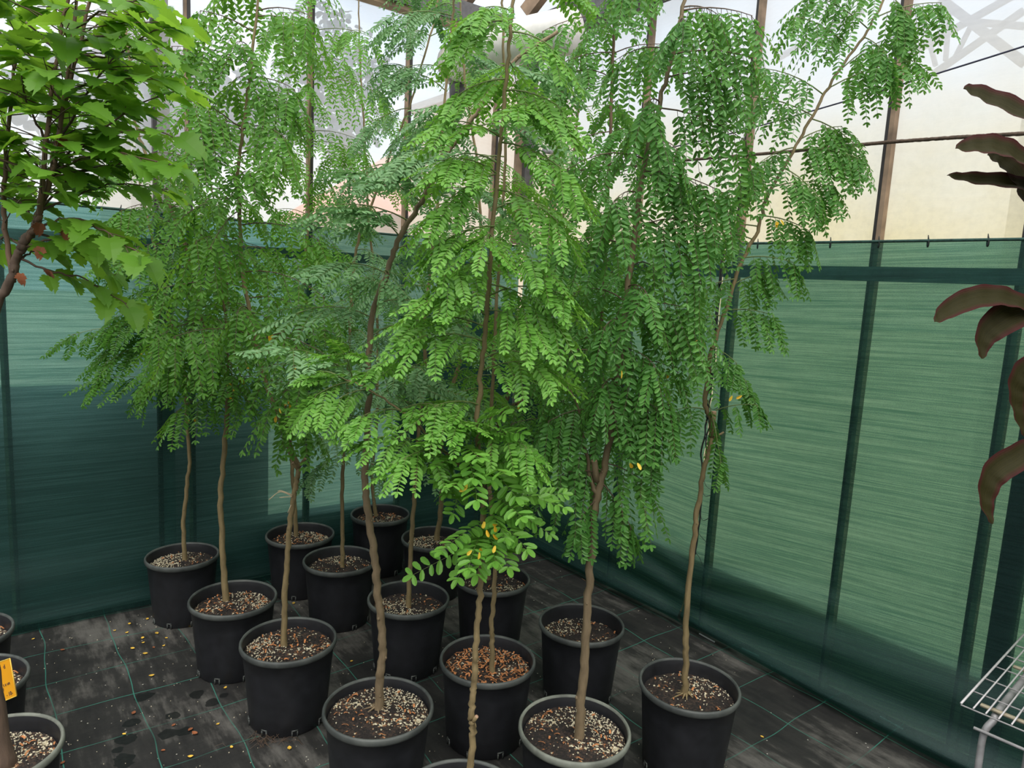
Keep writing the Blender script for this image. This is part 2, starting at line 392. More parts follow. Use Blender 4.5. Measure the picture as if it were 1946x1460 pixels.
# ------------------------------------------------------------------ leaves
class Leaves:
    """collects leaflets (base, direction, normal, length, tint) and thin twigs, builds ONE foliage mesh"""
    U = np.array([0, .10, .40, .75, .95, 1, .95, .75, .40, .10]); V = np.array([0, .10, .20, .20, .10, 0, -.10, -.20, -.20, -.10])
    def __init__(s): s.b = []; s.l = []; s.n = []; s.s = []; s.t = []; s.w = []; s.tw = MB()
    def add(s, b, l, n, size, tint, w=1.0):
        s.b.append(b); s.l.append(l); s.n.append(n); s.s.append(size); s.t.append(tint); s.w.append(np.full(len(b), w) if np.isscalar(w) else w)
    def pinna(s, p, d, length, npair, lsize, tint, grav=.5, wide=1.0, twist=None):
        """one feather: leaflet pairs along a drooping midrib"""
        tt = np.linspace(.10, 1, npair)[:, None]
        c = p + d * length * tt + np.array([0, 0, -1.0]) * grav * length * tt ** 2 * .6
        tan = d * length + np.array([0, 0, -1.0]) * grav * length * tt * 1.2; tan /= np.linalg.norm(tan, axis=1)[:, None]
        ref = twist if twist is not None else np.array([0, 0, 1.0])
        n = ref - tan * (tan @ ref)[:, None]; n /= np.linalg.norm(n, axis=1)[:, None] + 1e-9
        wv = np.cross(tan, n)
        ang = math.radians(random.uniform(26, 42))
        for sd in (-1, 1):
            k = len(c); j = rng.normal(0, .12, (k, 3))
            l = sd * wv * math.cos(ang) + tan * math.sin(ang) - n * random.uniform(.05, .35) + j; l /= np.linalg.norm(l, axis=1)[:, None]
            nn = n + rng.normal(0, .2, (k, 3)) + sd * wv * .25
            prof = .72 + .5 * np.sin(np.pi * (.12 + .8 * tt[:, 0]))
            s.add(c + tan * rng.uniform(-.12, .12, (k, 1)) * lsize, l, nn, lsize * prof * rng.uniform(.85, 1.1, k), np.clip(tint + rng.normal(0, .13, k), 0, 1), wide)
        s.add(c[-1:], tan[-1:], n[-1:], np.array([lsize * .95]), np.array([tint]), wide)
        s.tw.tube(np.vstack([p, c[len(c) // 2], c[-1]]), [.0008, .0006, .0004], 3, cap=False)
    def frond(s, a, e, pairs=6, plen=.14, npair=10, lsize=.029, tint=.5, arch=.16, droop=.8, wide=1.0, spread=.75):
        """twice-feathered leaf: a bowed midrib with pairs of feathers hanging off it"""
        a, e = np.array(a, float), np.array(e, float); L_ = np.linalg.norm(e - a)
        c = (a + e) / 2 + np.array([0, 0, arch * L_])
        def P(t): return (1 - t) ** 2 * a + 2 * t * (1 - t) * c + t ** 2 * e
        s.tw.tube([P(t) for t in np.linspace(0, 1, 6)], np.linspace(.0022, .0009, 6), 4, cap=False)
        nn_ = int(pairs * 1.55); s0_ = random.choice((-1, 1))
        for i, t in enumerate(np.linspace(.2, .98, nn_)):
            p = P(t); tan = unit(2 * (1 - t) * (c - a) + 2 * t * (e - c))
            side = np.cross(tan, Zu); side = unit(side) if np.linalg.norm(side) > .05 else r0
            pl = plen * (.75 + .5 * math.sin(math.pi * (.2 + .65 * t))) * random.uniform(.85, 1.12)
            ends = [(s0_ * (1 if i % 2 else -1), 0)] + ([(0, 1), (s0_ * (-1 if i % 2 else 1), 0)] if i == nn_ - 1 else [])
            for sd, term in ends:
                d = unit(sd * side * spread * random.uniform(.7, 1.2) + tan * (.45 + .75 * max(0, .8 - droop) + .8 * term) * random.uniform(.7, 1.3) - Zu * droop * random.uniform(.75, 1.25) + rng.normal(0, .1, 3))
                out = unit(side * sd * .6 + tan * .4 + Zu * .9 + rng.normal(0, .3, 3))
                s.pinna(p, d, pl, max(4, int(npair * random.uniform(.8, 1.15))), lsize, tint + random.uniform(-.15, .15), .55 * droop, wide, out)
    def arrays(s):
        return np.vstack(s.b), np.vstack(s.l), np.vstack(s.n), np.concatenate(s.s), np.concatenate(s.t), np.concatenate(s.w)
    def build(s, name, mats, parent, limit=True):
        b, l, n, sz, ti, wd = s.arrays()
        l = l / np.linalg.norm(l, axis=1)[:, None]
        m = np.cross(n, l); m /= np.linalg.norm(m, axis=1)[:, None] + 1e-9; nn = np.cross(l, m)
        U, V = s.U, s.V; k = len(U)
        fold = np.abs(V) * .35 - (U - .5) ** 2 * .12
        v = b[:, None, :] + sz[:, None, None] * (l[:, None, :] * U[None, :, None] + m[:, None, :] * (V[None, :, None] * wd[:, None, None]) + nn[:, None, :] * fold[None, :, None])
        v = v.reshape(-1, 3); nl = len(b)
        base = (np.arange(nl) * k)[:, None]
        fr = np.concatenate([base + np.array([0, 1, 2, 3, 4, 5]), base + np.array([0, 5, 6, 7, 8, 9])], axis=1).reshape(-1)
        tv = np.array(s.tw.v, float).reshape(-1, 3); tf = [i + len(v) for f in s.tw.f for i in f]; ntf = len(s.tw.f)
        allv = np.vstack([v, tv])
        if limit:   # nothing grows through the cloth
            for ax, lim in ((0, WX - .05), (1, WY - .10)):
                over = allv[:, ax] > lim - .06
                allv[over, ax] = lim - .06 + .06 * np.tanh((allv[over, ax] - lim + .06) / .25)
        allv -= wloc(parent)
        me = bpy.data.meshes.new(name)
        me.vertices.add(len(allv)); me.vertices.foreach_set('co', allv.ravel())
        loops = np.concatenate([fr, np.array(tf, int)]) if ntf else fr
        sizes = np.concatenate([np.full(nl * 2, 6), np.full(ntf, 4)]).astype(int)
        me.loops.add(len(loops)); me.loops.foreach_set('vertex_index', loops.astype(np.int32))
        me.polygons.add(len(sizes)); me.polygons.foreach_set('loop_start', np.concatenate([[0], np.cumsum(sizes)[:-1]]).astype(np.int32))
        me.polygons.foreach_set('loop_total', sizes.astype(np.int32))
        for q in mats: me.materials.append(q)
        me.polygons.foreach_set('material_index', np.concatenate([np.zeros(nl * 2), np.ones(ntf)]).astype(np.int32))
        me.polygons.foreach_set('use_smooth', np.concatenate([np.zeros(nl * 2), np.ones(ntf)]).astype(bool))
        at = me.attributes.new('tint', 'FLOAT', 'POINT'); at.data.foreach_set('value', np.concatenate([np.repeat(ti, k), np.zeros(len(tv))]).astype(np.float32))
        me.update(calc_edges=True); me.validate()
        o = bpy.data.objects.new(name, me); COL.objects.link(o); o.parent = parent
        return o


# ------------------------------------------------------------------ the setting
def quad_sheet(name, p00, p10, p11, p01, mat, parent=None, div=1):
    mb = MB(); mb.add([p00, p10, p11, p01], [(0, 1, 2, 3)]); return mb.build(name, mat, parent, smooth=False)

fl = MB(); fl.box((-4.5, -3.5, -.04), (WX + .05, WY + .05, 0)); tag(fl.build('floor', M['floor'], smooth=False), kind='structure')
gr = MB(); gr.box((-25, -25, -.12), (45, 45, -.05)); tag(gr.build('ground', M['ground'], smooth=False), kind='structure')

FT = 3.02                         # eaves height
def glazing_bar(name, parent, axis, c, z0, z1, w=.022):
    """rust-stained glazing bar: dark gasket beside a weathered cap"""
    mb = MB()
    def bx(a, b, d0, d1, mi):
        if axis == 'L': mb.box((a, d0, z0), (b, d1, z1), mi)      # left wall: a,b along x
        else: mb.box((d0, a, z0), (d1, b, z1), mi)
    base = WY if axis == 'L' else WX
    if axis == 'L':
        bx(c - w, c - w * .1, base + .012, base + .036, 1); bx(c - w * .1, c + w, base + .008, base + .040, 0)
    else:
        bx(c - w, c + w * .1, base + .008, base + .040, 1); bx(c + w * .1, c + w, base + .012, base + .036, 0)
    return mb.build(name, [M['bar_dark'], M['bar_brown']], parent, smooth=False)

wl = empty('wall_left', (-4.5, WY + .04, 0), kind='structure')
quad_sheet('film_sheet', (-4.5, WY + .045, 0), (WX + .045, WY + .045, 0), (WX + .045, WY + .045, FT), (-4.5, WY + .045, FT), M['film_left'], wl)
mb = MB(); mb.box((-4.5, WY + .055, 0), (WX + .1, WY + .14, .30)); mb.build('plinth', M['plinth'], wl, smooth=False)
for c in (-1.12, -.53, .085, 1.37, 1.914, 2.5): glazing_bar('glazing_bar', wl, 'L', c, 0, FT, .014)
glazing_bar('glazing_bar', wl, 'L', .803, 0, FT, .013)
mb = MB(); mb.box((.655, WY + .008, 0), (.672, WY + .04, FT), 1); mb.box((.672, WY + .01, 0), (.725, WY + .04, FT), 0)
mb.build('steel_post', [M['steel_grey'], M['bar_dark']], wl, smooth=False)
mb = MB(); mb.box((-4.5, WY + .006, 1.665), (WX, WY + .036, 1.715)); mb.build('rail', M['steel_grey'], wl, smooth=False)
mb = MB(); mb.box((1.935, WY + .047, .30), (WX + .05, WY + .053, 1.45)); mb.build('added_shade_sheet', M['plinth'], wl, smooth=False)  # opaque sheet added behind the cloth to keep daylight out of the corner
mb = MB(); mb.beam((-4.5, WY - .02, 3.04), (WX, WY - .02, 3.04), .14, .11, 0); mb.beam((-4.5, WY - .05, 2.975), (WX, WY - .05, 2.975), .06, .03, 1)
mb.build('eave_beam', [M['eave'], M['bar_brown']], wl, smooth=False)

for nm, lo, hi in (('wall_back', (-4.5, -3.6), (WX + .1, -3.5)), ('wall_side', (-4.6, -3.6), (-4.5, WY + .1))):
    mb = MB(); mb.box((*lo, 0), (*hi, 1.83), 0); mb.box((*lo, 1.83), (*hi, FT), 1); tag(mb.build(nm, [M['back_cloth'], M['back_sheet']], smooth=False), kind='structure')

wr = empty('wall_right', (WX + .04, -3.5, 0), kind='structure')
quad_sheet('film_sheet', (WX + .045, WY + .045, 0), (WX + .045, -3.5, 0), (WX + .045, -3.5, FT + .9), (WX + .045, WY + .045, FT + .9), M['film_right'], wr)
mb = MB(); mb.box((WX + .055, -3.5, 0), (WX + .14, WY + .1, .30)); mb.build('plinth', M['plinth'], wr, smooth=False)
for c in (3.31, 2.62, 1.986, 1.364, .872, .25, -.4): glazing_bar('glazing_bar', wr, 'R', c, 0, FT + .9, .016)
mb = MB(); mb.box((WX + .006, .735, 0), (WX + .04, .81, 1.70)); mb.build('steel_post', M['bar_dark'], wr, smooth=False)
mb = MB(); mb.box((WX + .006, -3.5, 1.68), (WX + .036, WY, 1.735)); mb.build('rail', M['steel_grey'], wr, smooth=False)
mb = MB(); mb.box((WX + .047, 3.2, .30), (WX + .053, WY + .04, 1.3)); mb.build('added_shade_sheet', M['plinth'], wr, smooth=False)  # matching sheet added on this wall, blocks light near the corner
mb = MB(); mb.beam((WX - .03, 2.2, 3.07), (WX - .03, WY, 3.07), .12, .13, 0); mb.beam((WX - .05, 2.2, 2.995), (WX - .05, WY, 2.995), .08, .02, 1)
mb.build('eave_beam', [M['eave'], M['bar_dark']], wr, smooth=False)
mb = MB(); mb.box((WX - .07, WY - .06, 1.84), (WX - .005, WY - .005, 3.0)); mb.box((WX - .11, WY - .03, 1.84), (WX - .07, WY, 3.0), 1)
mb.build('corner_post', [M['eave'], M['bar_brown']], wr, smooth=False)


# ------------------------------------------------------------------ shade cloth
def cloth(name, fn, length, label, edge0=None, edge1=None, tilt=0.0, hs=(), nu=150, nv=90):
    """fn(u, z) -> point; u metres along the wall, hung from 1.825 m and turned in at the floor"""
    mb = MB(); wv = []
    zs = np.concatenate([np.linspace(1.825, .42, nv // 2), np.linspace(.41, .012, nv // 2)]); ncol = nu
    for z in zs:
        u0 = edge0(z) if edge0 else 0; u1 = length - (edge1(z) if edge1 else 0)
        for i in range(ncol):
            u = u0 + (u1 - u0) * i / (ncol - 1)
            mb.v.append(tuple(fn(u, z))); wv.append((u, z + tilt * u * (1.1 - .45 * z) + .0, 0))
    R = len(zs)
    for j in range(R - 1):
        for i in range(ncol - 1):
            mb.f.append((j * ncol + i, j * ncol + i + 1, (j + 1) * ncol + i + 1, (j + 1) * ncol + i)); mb.mi.append(0)
    mb.at['weave'] = ('FLOAT_VECTOR', wv)
    root = empty(name, fn(0, 0), label, 'shade cloth', 'green shade cloths around the walls')
    mb.build('netting', M['cloth'], root)
    # rolled top hem with tape and the cable ties that hang it
    h = MB(); h.tube([fn(length * t, 1.825) + np.array([0, 0, .004]) for t in np.linspace(0, 1, 40)], .006, 6); h.build('top_hem', M['hem'], root)
    for u in hs:
        t = MB(); p = fn(u, 1.825)
        t.tube([p + np.array([math.cos(a) * .004, math.cos(a) * .004, math.sin(a) * .014 - .004]) for a in np.linspace(0, 2 * math.pi, 13)], .0028, 5)
        t.tube([p + np.array([0, 0, .008]), p + np.array([.004, .004, .024])], [.003, .0015], 5)
        t.build('cable_tie', M['black_cord'], root)
    return root

def off_wall(u, z, d):
    """how far the cloth stands off the wall: fine slack, and folds where it is gathered near the floor; d = distance from the gather"""
    o = .004 * math.sin(u * 2.3 + z * 1.7) + .003 * math.sin(u * 5.1 - z * 3.3)
    low = max(0.0, (.46 - z) / .46)
    o += low ** 1.5 * (.11 + .025 * math.sin(u * 1.9)) * (1 if z > .05 else .55 + 9 * z)
    per = .10 + .10 * min(d, 1.3)
    env = math.exp(-max(0, d - .1) * .9) * min(1, d * 6 + .15)
    o += (.016 + .022 * min(d, 1)) * math.sin((z - .03) / per * 2 * math.pi + d * 1.3) * low ** .6 * env * (1 if z < .46 else 0)
    mid = math.exp(-((z - 1.0) / .55) ** 2) * math.exp(-d * 1.1)
    o += .006 * math.sin((z + d * .16) * 30) * mid
    return max(o, -.002)
cloth('shade_cloth', lambda u, z: np.array([-1.6 + u, WY - .004 - .6 * off_wall(u, z, 2.0), z]), WX + 1.6 - .03,
      'dark green shade cloth hung along the wall behind the lobed-leaf tree', tilt=.0, hs=[1.6 + aty(x, y, WY)[0] for x, y in ((30, 383), (229, 400), (389, 413), (473, 428), (600, 440))])
SEAM = 2.035
def gap(z):
    g = 0
    for zc, hgt, w in ((1.30, .05, .012), (1.12, .04, .009), (.84, .085, .016), (.98, .04, .008), (.64, .05, .004), (.52, .05, .004)):
        g = max(g, w * max(0, 1 - abs(z - zc) / hgt))
    return g + .001
cloth('shade_cloth', lambda u, z: np.array([WX - .004 - off_wall(u, z, max(0, (WY - u) - SEAM)), WY - .02 - u, z]), WY - .02 - SEAM,
      'green shade cloth between the corner and the laced seam', edge1=gap, tilt=.03, hs=[WY - .02 - atx(x, y, WX)[1] for x, y in ((1100, 470), (1230, 474), (1330, 476))])
cloth('shade_cloth', lambda u, z: np.array([WX - .004 - off_wall(u + 3, z, u), SEAM - u, z]), SEAM + 1.55,
      'green shade cloth from the laced seam to behind the wire bench', edge0=gap, tilt=-.11, hs=[SEAM - atx(x, y, WX)[1] for x, y in ((1440, 470), (1578, 468), (1670, 465), (1765, 460), (1880, 452))], nu=190)

lace = empty('lacing_cord', (WX - .02, SEAM, .2), 'black cord lacing the two green cloths together beside the leaning trunk', 'cord')
for sd in (-1, 1):
    mb = MB(); mb.tube([(WX - .016 - off_wall(0, z, .0), SEAM + sd * (gap(z) + .003), z) for z in np.linspace(.2, 1.80, 120)], .0042, 6)
    mb.build('edge_cord', M['black_cord'], lace)
for zc in (.2, .36, .47, .58, .70, .75, .93, 1.03, 1.08, 1.17, 1.24, 1.36, 1.5, 1.65, 1.80):
    mb = MB(); mb.ball((WX - .022, SEAM, zc), .009, sq=(.7, 1, 1.2)); mb.tube(smooth_path([(WX - .02, SEAM, zc), (WX - .026, SEAM - .03, zc - .02 + random.uniform(-.03, .03)), (WX - .018, SEAM - .06, zc - .03 + random.uniform(-.04, .04))]), .0014, 4)
    mb.build('knot', M['black_cord'], lace)

# ------------------------------------------------------------------ pots
def pot_meshes():
    prof = [(0.0, .004), (.128, .004), (.131, 0.0), (.134, .004), (.1395, .07), (.152, .215), (.1575, .272), (.1610, .2745), (.1660, .278), (.1685, .285), (.1680, .294), (.1645, .2995), (.1605, .299), (.1575, .293), (.1555, .272), (.149, .20), (.141, .15)]
    mis = [0] * 7 + [1] * 6 + [0] * 3
    mb = MB(); mb.lathe(prof, seg=64, mis=mis)
    for k in range(8):
        a = 2 * math.pi * k / 8 + .2
        c = np.array([math.cos(a), math.sin(a), 0]); t = np.array([-c[1], c[0], 0])
        for (w0, w1, z0, z1, mi) in ((-.011, -.007, 0, .022, 1), (.007, .011, 0, .022, 1), (-.011, .011, .022, .026, 1)):
            vs = [c * r + t * w + np.array([0, 0, z]) for r in (.1315, .1385) for w, z in ((w0, z0), (w1, z0), (w1, z1), (w0, z1))]
            mb.add(vs, [(0, 1, 2, 3), (7, 6, 5, 4), (0, 4, 5, 1), (1, 5, 6, 2), (2, 6, 7, 3), (3, 7, 4, 0)], mi)
    o = mb.build('pot', [M['pot'], M['rim']]); me = o.data; bpy.data.objects.remove(o)
    soils = {}
    for q, key in enumerate('abcd'):
        mb = MB(); rr = np.random.default_rng(q)
        seg, rings = 48, 12
        vs = [(0, 0, .010)]
        for i in range(1, rings + 1):
            r = .1535 * i / rings
            for k in range(seg): vs.append((r * math.cos(2 * math.pi * k / seg), r * math.sin(2 * math.pi * k / seg), .012 * (1 - (i / rings) ** 2) - .002 + rr.normal(0, .0016)))
        fs = [(0, 1 + k, 1 + (k + 1) % seg) for k in range(seg)] + [(1 + i * seg + k, 1 + (i + 1) * seg + k, 1 + (i + 1) * seg + (k + 1) % seg, 1 + i * seg + (k + 1) % seg) for i in range(rings - 1) for k in range(seg)]
        mb.add(vs, fs, 0)
        npe, nch = {'a': (460, 30), 'b': (300, 75), 'c': (140, 26), 'd': (120, 330)}[key]
        for n, mi in ((npe, 1), (nch, 2)):
            for _ in range(n):
                if mi == 1 and rr.random() < .85: a = rr.normal(q * 2.1 + 1, .75)
                else: a = rr.uniform(0, 6.283)
                r = .148 * math.sqrt(rr.random()); z = .012 * (1 - (r / .155) ** 2)
                p = np.array([r * math.cos(a), r * math.sin(a), z])
                if mi == 1:
                    s = rr.uniform(.0015, .0030); d = rr.normal(0, .3, (6, 3))
                    oc = np.array([(1, 0, 0), (-1, 0, 0), (0, 1, 0), (0, -1, 0), (0, 0, 1), (0, 0, -1)]) + d
                    mb.add(p + oc * s + np.array([0, 0, s * .5]), [(0, 2, 4), (2, 1, 4), (1, 3, 4), (3, 0, 4), (2, 0, 5), (1, 2, 5), (3, 1, 5), (0, 3, 5)], 1)
                else:
                    g = rr.uniform(0, 6.283); ax = np.array([math.cos(g), math.sin(g), rr.uniform(-.2, .4)]); sd = np.array([-math.sin(g), math.cos(g), rr.uniform(-.4, .4)])
                    ll, ww = rr.uniform(.004, .011), rr.uniform(.0015, .0030)
                    rows = [(-1, 0), (-.3, .003), (.4, .004), (1, .001)]
                    vs = [p + ax * ll * t + sd * ww * e + np.array([0, 0, .003 + hh]) for t, hh in rows for e in (-1, 1)]
                    mb.add(vs, [(0, 1, 3, 2), (2, 3, 5, 4), (4, 5, 7, 6)], 2)
        o = mb.build('potting_mix', [M['soil_' + key], M['perlite'], M['bark_chip']], smooth=False); soils[key] = o.data; bpy.data.objects.remove(o)
    return me, soils
POT, SOIL = pot_meshes()
POT_PALE = POT.copy(); POT_PALE.materials[1] = M['rim_pale']
def put_pot(root, depth=.045, soil='a', scale=1.0, hgt=1.0, rot=0.0, pale=False):
    p = bpy.data.objects.new('pot', POT_PALE if pale else POT); COL.objects.link(p); p.parent = root; p.scale = (scale, scale, hgt); p.rotation_euler.z = rot
    s = bpy.data.objects.new('potting_mix', SOIL[soil]); COL.objects.link(s); s.parent = root; s.location = (0, 0, .30 * hgt - depth); s.rotation_euler.z = rot * 2 + .5
    s.scale = (scale * (1 - .16 * depth), scale * (1 - .16 * depth), 1)


# ------------------------------------------------------------------ the feathery saplings
def stem_tube(mb, pts, ra, rb, seg=9, knots=True, flare=False):
    path = smooth_path(pts, 7); n = len(path)
    d = np.concatenate([[0], np.cumsum(np.linalg.norm(np.diff(path, axis=0), axis=1))]); t = d / d[-1]
    rad = ra + (rb - ra) * t ** .85
    if flare: rad = rad * (1 + .45 * np.exp(-d / .03))
    rad = rad * (1 + rng.normal(0, .035, n))
    path[1:-1] += rng.normal(0, .0016, (n - 2, 3))
    mb.tube(path, rad, seg, jitter=.03)
    if knots:
        for _ in range(int(d[-1] * 11)):
            i = random.randrange(2, n - 2); a = random.uniform(0, 6.28); r = rad[i]
            mb.ball(path[i] + np.array([math.cos(a), math.sin(a), 0]) * r * .92, r * random.uniform(.22, .38), seg=5, sq=(1, 1, 1.3))
            if random.random() < .22:
                dv = np.array([math.cos(a), math.sin(a), .4]); mb.tube([path[i] + dv * r * .6, path[i] + dv * (r + random.uniform(.004, .02))], [r * .16, r * .08], 5)
    return path, d

def tree(label, pos, base_px, stems, bark, leaf, rad, depth=.045, soil='a', ybot=700, step=.055, flen=.30, plen=.13, npair=9, lsize=.028, tint=.5,
         fronds=(), feathers=(), twigs=(), roots=False, hgt=1.0, scale=1.0, droop=.85, twig='twig', wide=1.0, yellow=(), stubs=(), only=None, pairs=6, ytop=-140):
    root = empty('potted_tree', (pos[0], pos[1], 0), label, 'tree', 'feathery-leaved saplings in black pots')
    put_pot(root, depth, soil, scale, hgt, random.uniform(0, 6), 'pale-rimmed' in label and 'behind' not in label)
    zb = .30 * hgt - depth
    base = atz(base_px[0], base_px[1], zb); bd = base.dot(f0)
    cen = np.array([pos[0], pos[1], 0]); dv = base - cen; dv[2] = 0
    if np.linalg.norm(dv) > .07: base = base - dv * (1 - .07 / np.linalg.norm(dv))
    bd = base.dot(f0)
    lsize *= .76; npair = round(npair * 1.2)
    lv = Leaves()
    trunk = None
    for si, px in enumerate(stems):
        dd = 0.0
        pts = [atd(x, y, bd) for x, y in px]
        pts = [np.array([min(p[0], WX - .07), min(p[1], WY - .07), p[2]]) for p in pts]
        if si == 0: pts = [base - np.array([0, 0, .03])] + pts
        mb = MB()
        ra, rb = rad if si == 0 else (rad[0] * .5, rad[1] * .45)
        path, d = stem_tube(mb, pts, ra, rb, flare=(si == 0), seg=10 if si == 0 else 7)
        tk = mb.build('trunk' if si == 0 else 'branch', bark, root); trunk = tk if si == 0 else trunk
        if only is not None and si not in only: continue
        # leaves up the stem
        zs = atd(px[-1][0], ybot, bd)[2]
        s = 0; az = random.uniform(0, 6.28)
        while s < d[-1]:
            p = np.array([np.interp(s, d, path[:, k]) for k in range(3)])
            if p[2] > zs:
                az += 2.39996 + random.uniform(-.35, .35)
                fr = (p[2] - zs) / (path[-1, 2] - zs + 1e-6)
                ln = flen * random.uniform(.75, 1.15) * (1.08 - .45 * fr) * (.6 if -(math.cos(az) * f0[0] + math.sin(az) * f0[1]) > .55 else 1)
                e = p + np.array([math.cos(az), math.sin(az), 0]) * ln + Zu * ln * random.uniform(-.28, .18)
                e[0] = min(e[0], WX - .06); e[1] = min(e[1], WY - .06)
                lv.frond(p, e, pairs, plen * random.uniform(.85, 1.1), npair, lsize, tint, random.uniform(.12, .3), droop, wide)
            s += step * random.uniform(.8, 1.2) * (1 + .5 * (p[2] - zs > .35) + .6 * (p[2] - zs > .8) + .7 * (p[2] - zs > 1.15))
    for f in fronds:   # the ones that stand out: (x0, y0, x1, y1[, nearer by m])
        nz = f[4] if len(f) > 4 else 0
        a = atd(f[0], f[1], bd); e = atd(f[2], f[3], bd - nz)
        lv.frond(a, e, f[5] if len(f) > 5 else pairs, f[6] if len(f) > 6 else plen, npair, lsize, tint + random.uniform(-.05, .15), .14, droop, wide, .6)
    for (x0, y0, x1, y1, np_, ls, near) in feathers:   # single big-leaflet feathers
        a = atd(x0, y0, bd); e = atd(x1, y1, bd - near); v = e - a + np.array([0, 0, .05])
        lv.pinna(a, unit(v), np.linalg.norm(v), np_, ls, tint + random.uniform(-.15, .2), .30, 1.12, unit(Zu * .8 - f0 * .5 + rng.normal(0, .2, 3)))
    fo = lv.build('foliage', [M[leaf], M[twig]], root)
    if yellow:
        yl = Leaves()
        for (x, y) in yellow:
            p = atd(x, y, bd - .17)
            for _ in range(random.choice((1, 2, 2, 3))):
                l = unit(np.array([0, 0, -1]) + rng.normal(0, .45, 3)); n = unit(-f0 + rng.normal(0, .4, 3))
                yl.add((p + rng.normal(0, .008, 3))[None], l[None], n[None], np.array([lsize * 1.05]), np.array([random.random()]), wide)
        o = yl.build('yellow_leaves', [M['leaf_yellow'], M['twig']], fo); o['label'] = 'yellowed leaflets among the green'
    for tw_ in twigs:
        mb = MB(); mb.tube(smooth_path([atd(x, y, bd - .015) for x, y in tw_], 4), .0016, 5); mb.build('dry_twig', M['dry_twig'], trunk)
    if roots:
        for k in range(9):
            a = 6.283 * k / 9 + random.uniform(-.3, .3); l = random.uniform(.02, .05); c_ = np.array([math.cos(a), math.sin(a), 0])
            mb = MB(); mb.tube(smooth_path([base + c_ * .006 + Zu * .02, base + c_ * (.012 + l * .4) + Zu * .012, base + c_ * (.012 + l) + Zu * .004], 4), [.0032] * 3 + [.0024] * 3 + [.0012] * 3, 5); mb.build('surface_root', bark, trunk)
    for (x0, y0, x1, y1, r) in stubs:
        mb = MB(); a = atd(x0, y0, bd); b = atd(x1, y1, bd - .01); mb.tube([a, (a + b) / 2, b], [r * 1.1, r, r * .92], 9)
        mb.tube([b, b + (b - a) * .02], [r * .9, r * .85], 9, 1); mb.build('pruned_stub', [bark, M['cut']], trunk)
    return root

P12pos = atz(885, 1440, .30) - f0 * .168
YB = M['bark']; GB = M['bark_grey']; RB = M['bark_red']
tree('slender sapling in the black pot against the cloth, farthest along the wall from the corner', (.704, 3.327), (352, 1068),
     [[(349, 1000), (355, 930), (360, 870), (354, 791), (349, 700), (332, 637), (318, 589), (300, 500), (284, 430), (268, 360), (255, 290)]],
     YB, 'leaf_mid', (.0105, .0035), .045, 'a', 740, .036, .34, .13, 10, .026, .4, scale=.93, droop=.45,
     fronds=[(330, 630, 130, 632, .1, 7), (330, 640, 200, 690, .15, 7), (340, 660, 270, 740, .1), (335, 650, 190, 660, 0, 7), (318, 590, 220, 600, .1), (350, 690, 430, 740, .1), (300, 500, 215, 490, .1), (284, 430, 200, 420, 0), (352, 760, 385, 770, .05, 3)],
     yellow=[(276, 668), (363, 795)])
tree('straight-trunked sapling in the pot just in front of the farthest wall pot', (.774, 2.777), (427, 1140),
     [[(424, 1060), (420, 960), (426, 860), (432, 780), (434, 725), (399, 675), (371, 551), (353, 472), (322, 387), (284, 308), (257, 233), (252, 164), (240, 58), (230, -60)],
      [(434, 725), (428, 600), (419, 500), (409, 394), (394, 322), (385, 200), (380, 100)]],
     YB, 'leaf_mid', (.0128, .0032), .05, 'b', 745, .055, .30, .13, 9, .027, .45, droop=.62,
     fronds=[(399, 675, 320, 690, .15), (434, 720, 470, 760, .1, 4), (387, 613, 300, 640, .2), (387, 600, 440, 640, .3), (353, 472, 260, 470, .2), (322, 387, 230, 400, .15), (300, 330, 370, 350, .1)],
     yellow=[(437, 728), (433, 748), (455, 715), (463, 690), (447, 742)], twig='twig_dark')
tree('sapling with knuckled pruned head and yellow leaflets, at the near end of the outer row', (.845, 2.343), (540, 1232),
     [[(541, 1150), (546, 1060), (552, 985), (562, 920), (567, 893), (548, 845), (532, 800), (512, 750), (485, 647), (469, 568), (459, 500), (453, 342), (461, 257), (476, 137), (490, 0), (498, -90)],
      [(567, 893), (540, 800), (548, 740), (556, 690), (575, 620)]],
     YB, 'leaf_mid', (.0112, .0035), .04, 'b', 655, .05, .28, .14, 9, .029, .5, only=(0,),
     fronds=[(475, 120, 325, 88, .1, 8), (470, 150, 560, 170, .1), (455, 345, 380, 270, .2), (461, 250, 365, 190, .2, 7), (463, 245, 540, 260, .2), (480, 60, 380, 20, .1), (454, 400, 400, 470, .2),
             (485, 640, 330, 640, .35, 8), (485, 645, 640, 690, .35, 8), (500, 700, 610, 720, .3), (490, 20, 590, 30, .1), (548, 740, 520, 770, .12, 4), (530, 790, 590, 800, .08, 3)],
     yellow=[(547, 768), (524, 787), (531, 782), (603, 775), (588, 770), (560, 700), (512, 640), (492, 668)], feathers=[(555, 800, 582, 868, 5, .030, .1), (548, 820, 556, 880, 4, .030, .1), (540, 790, 528, 905, 5, .026, .06), (556, 770, 566, 845, 5, .028, .12)], stubs=[(566, 890, 580, 872, .006), (567, 893, 556, 880, .006)], twig='twig_dark', twigs=[[(555, 943), (532, 935), (511, 950)], [(556, 941), (535, 933), (528, 934)], [(555, 944), (531, 946)], [(553, 960), (547, 975)]])
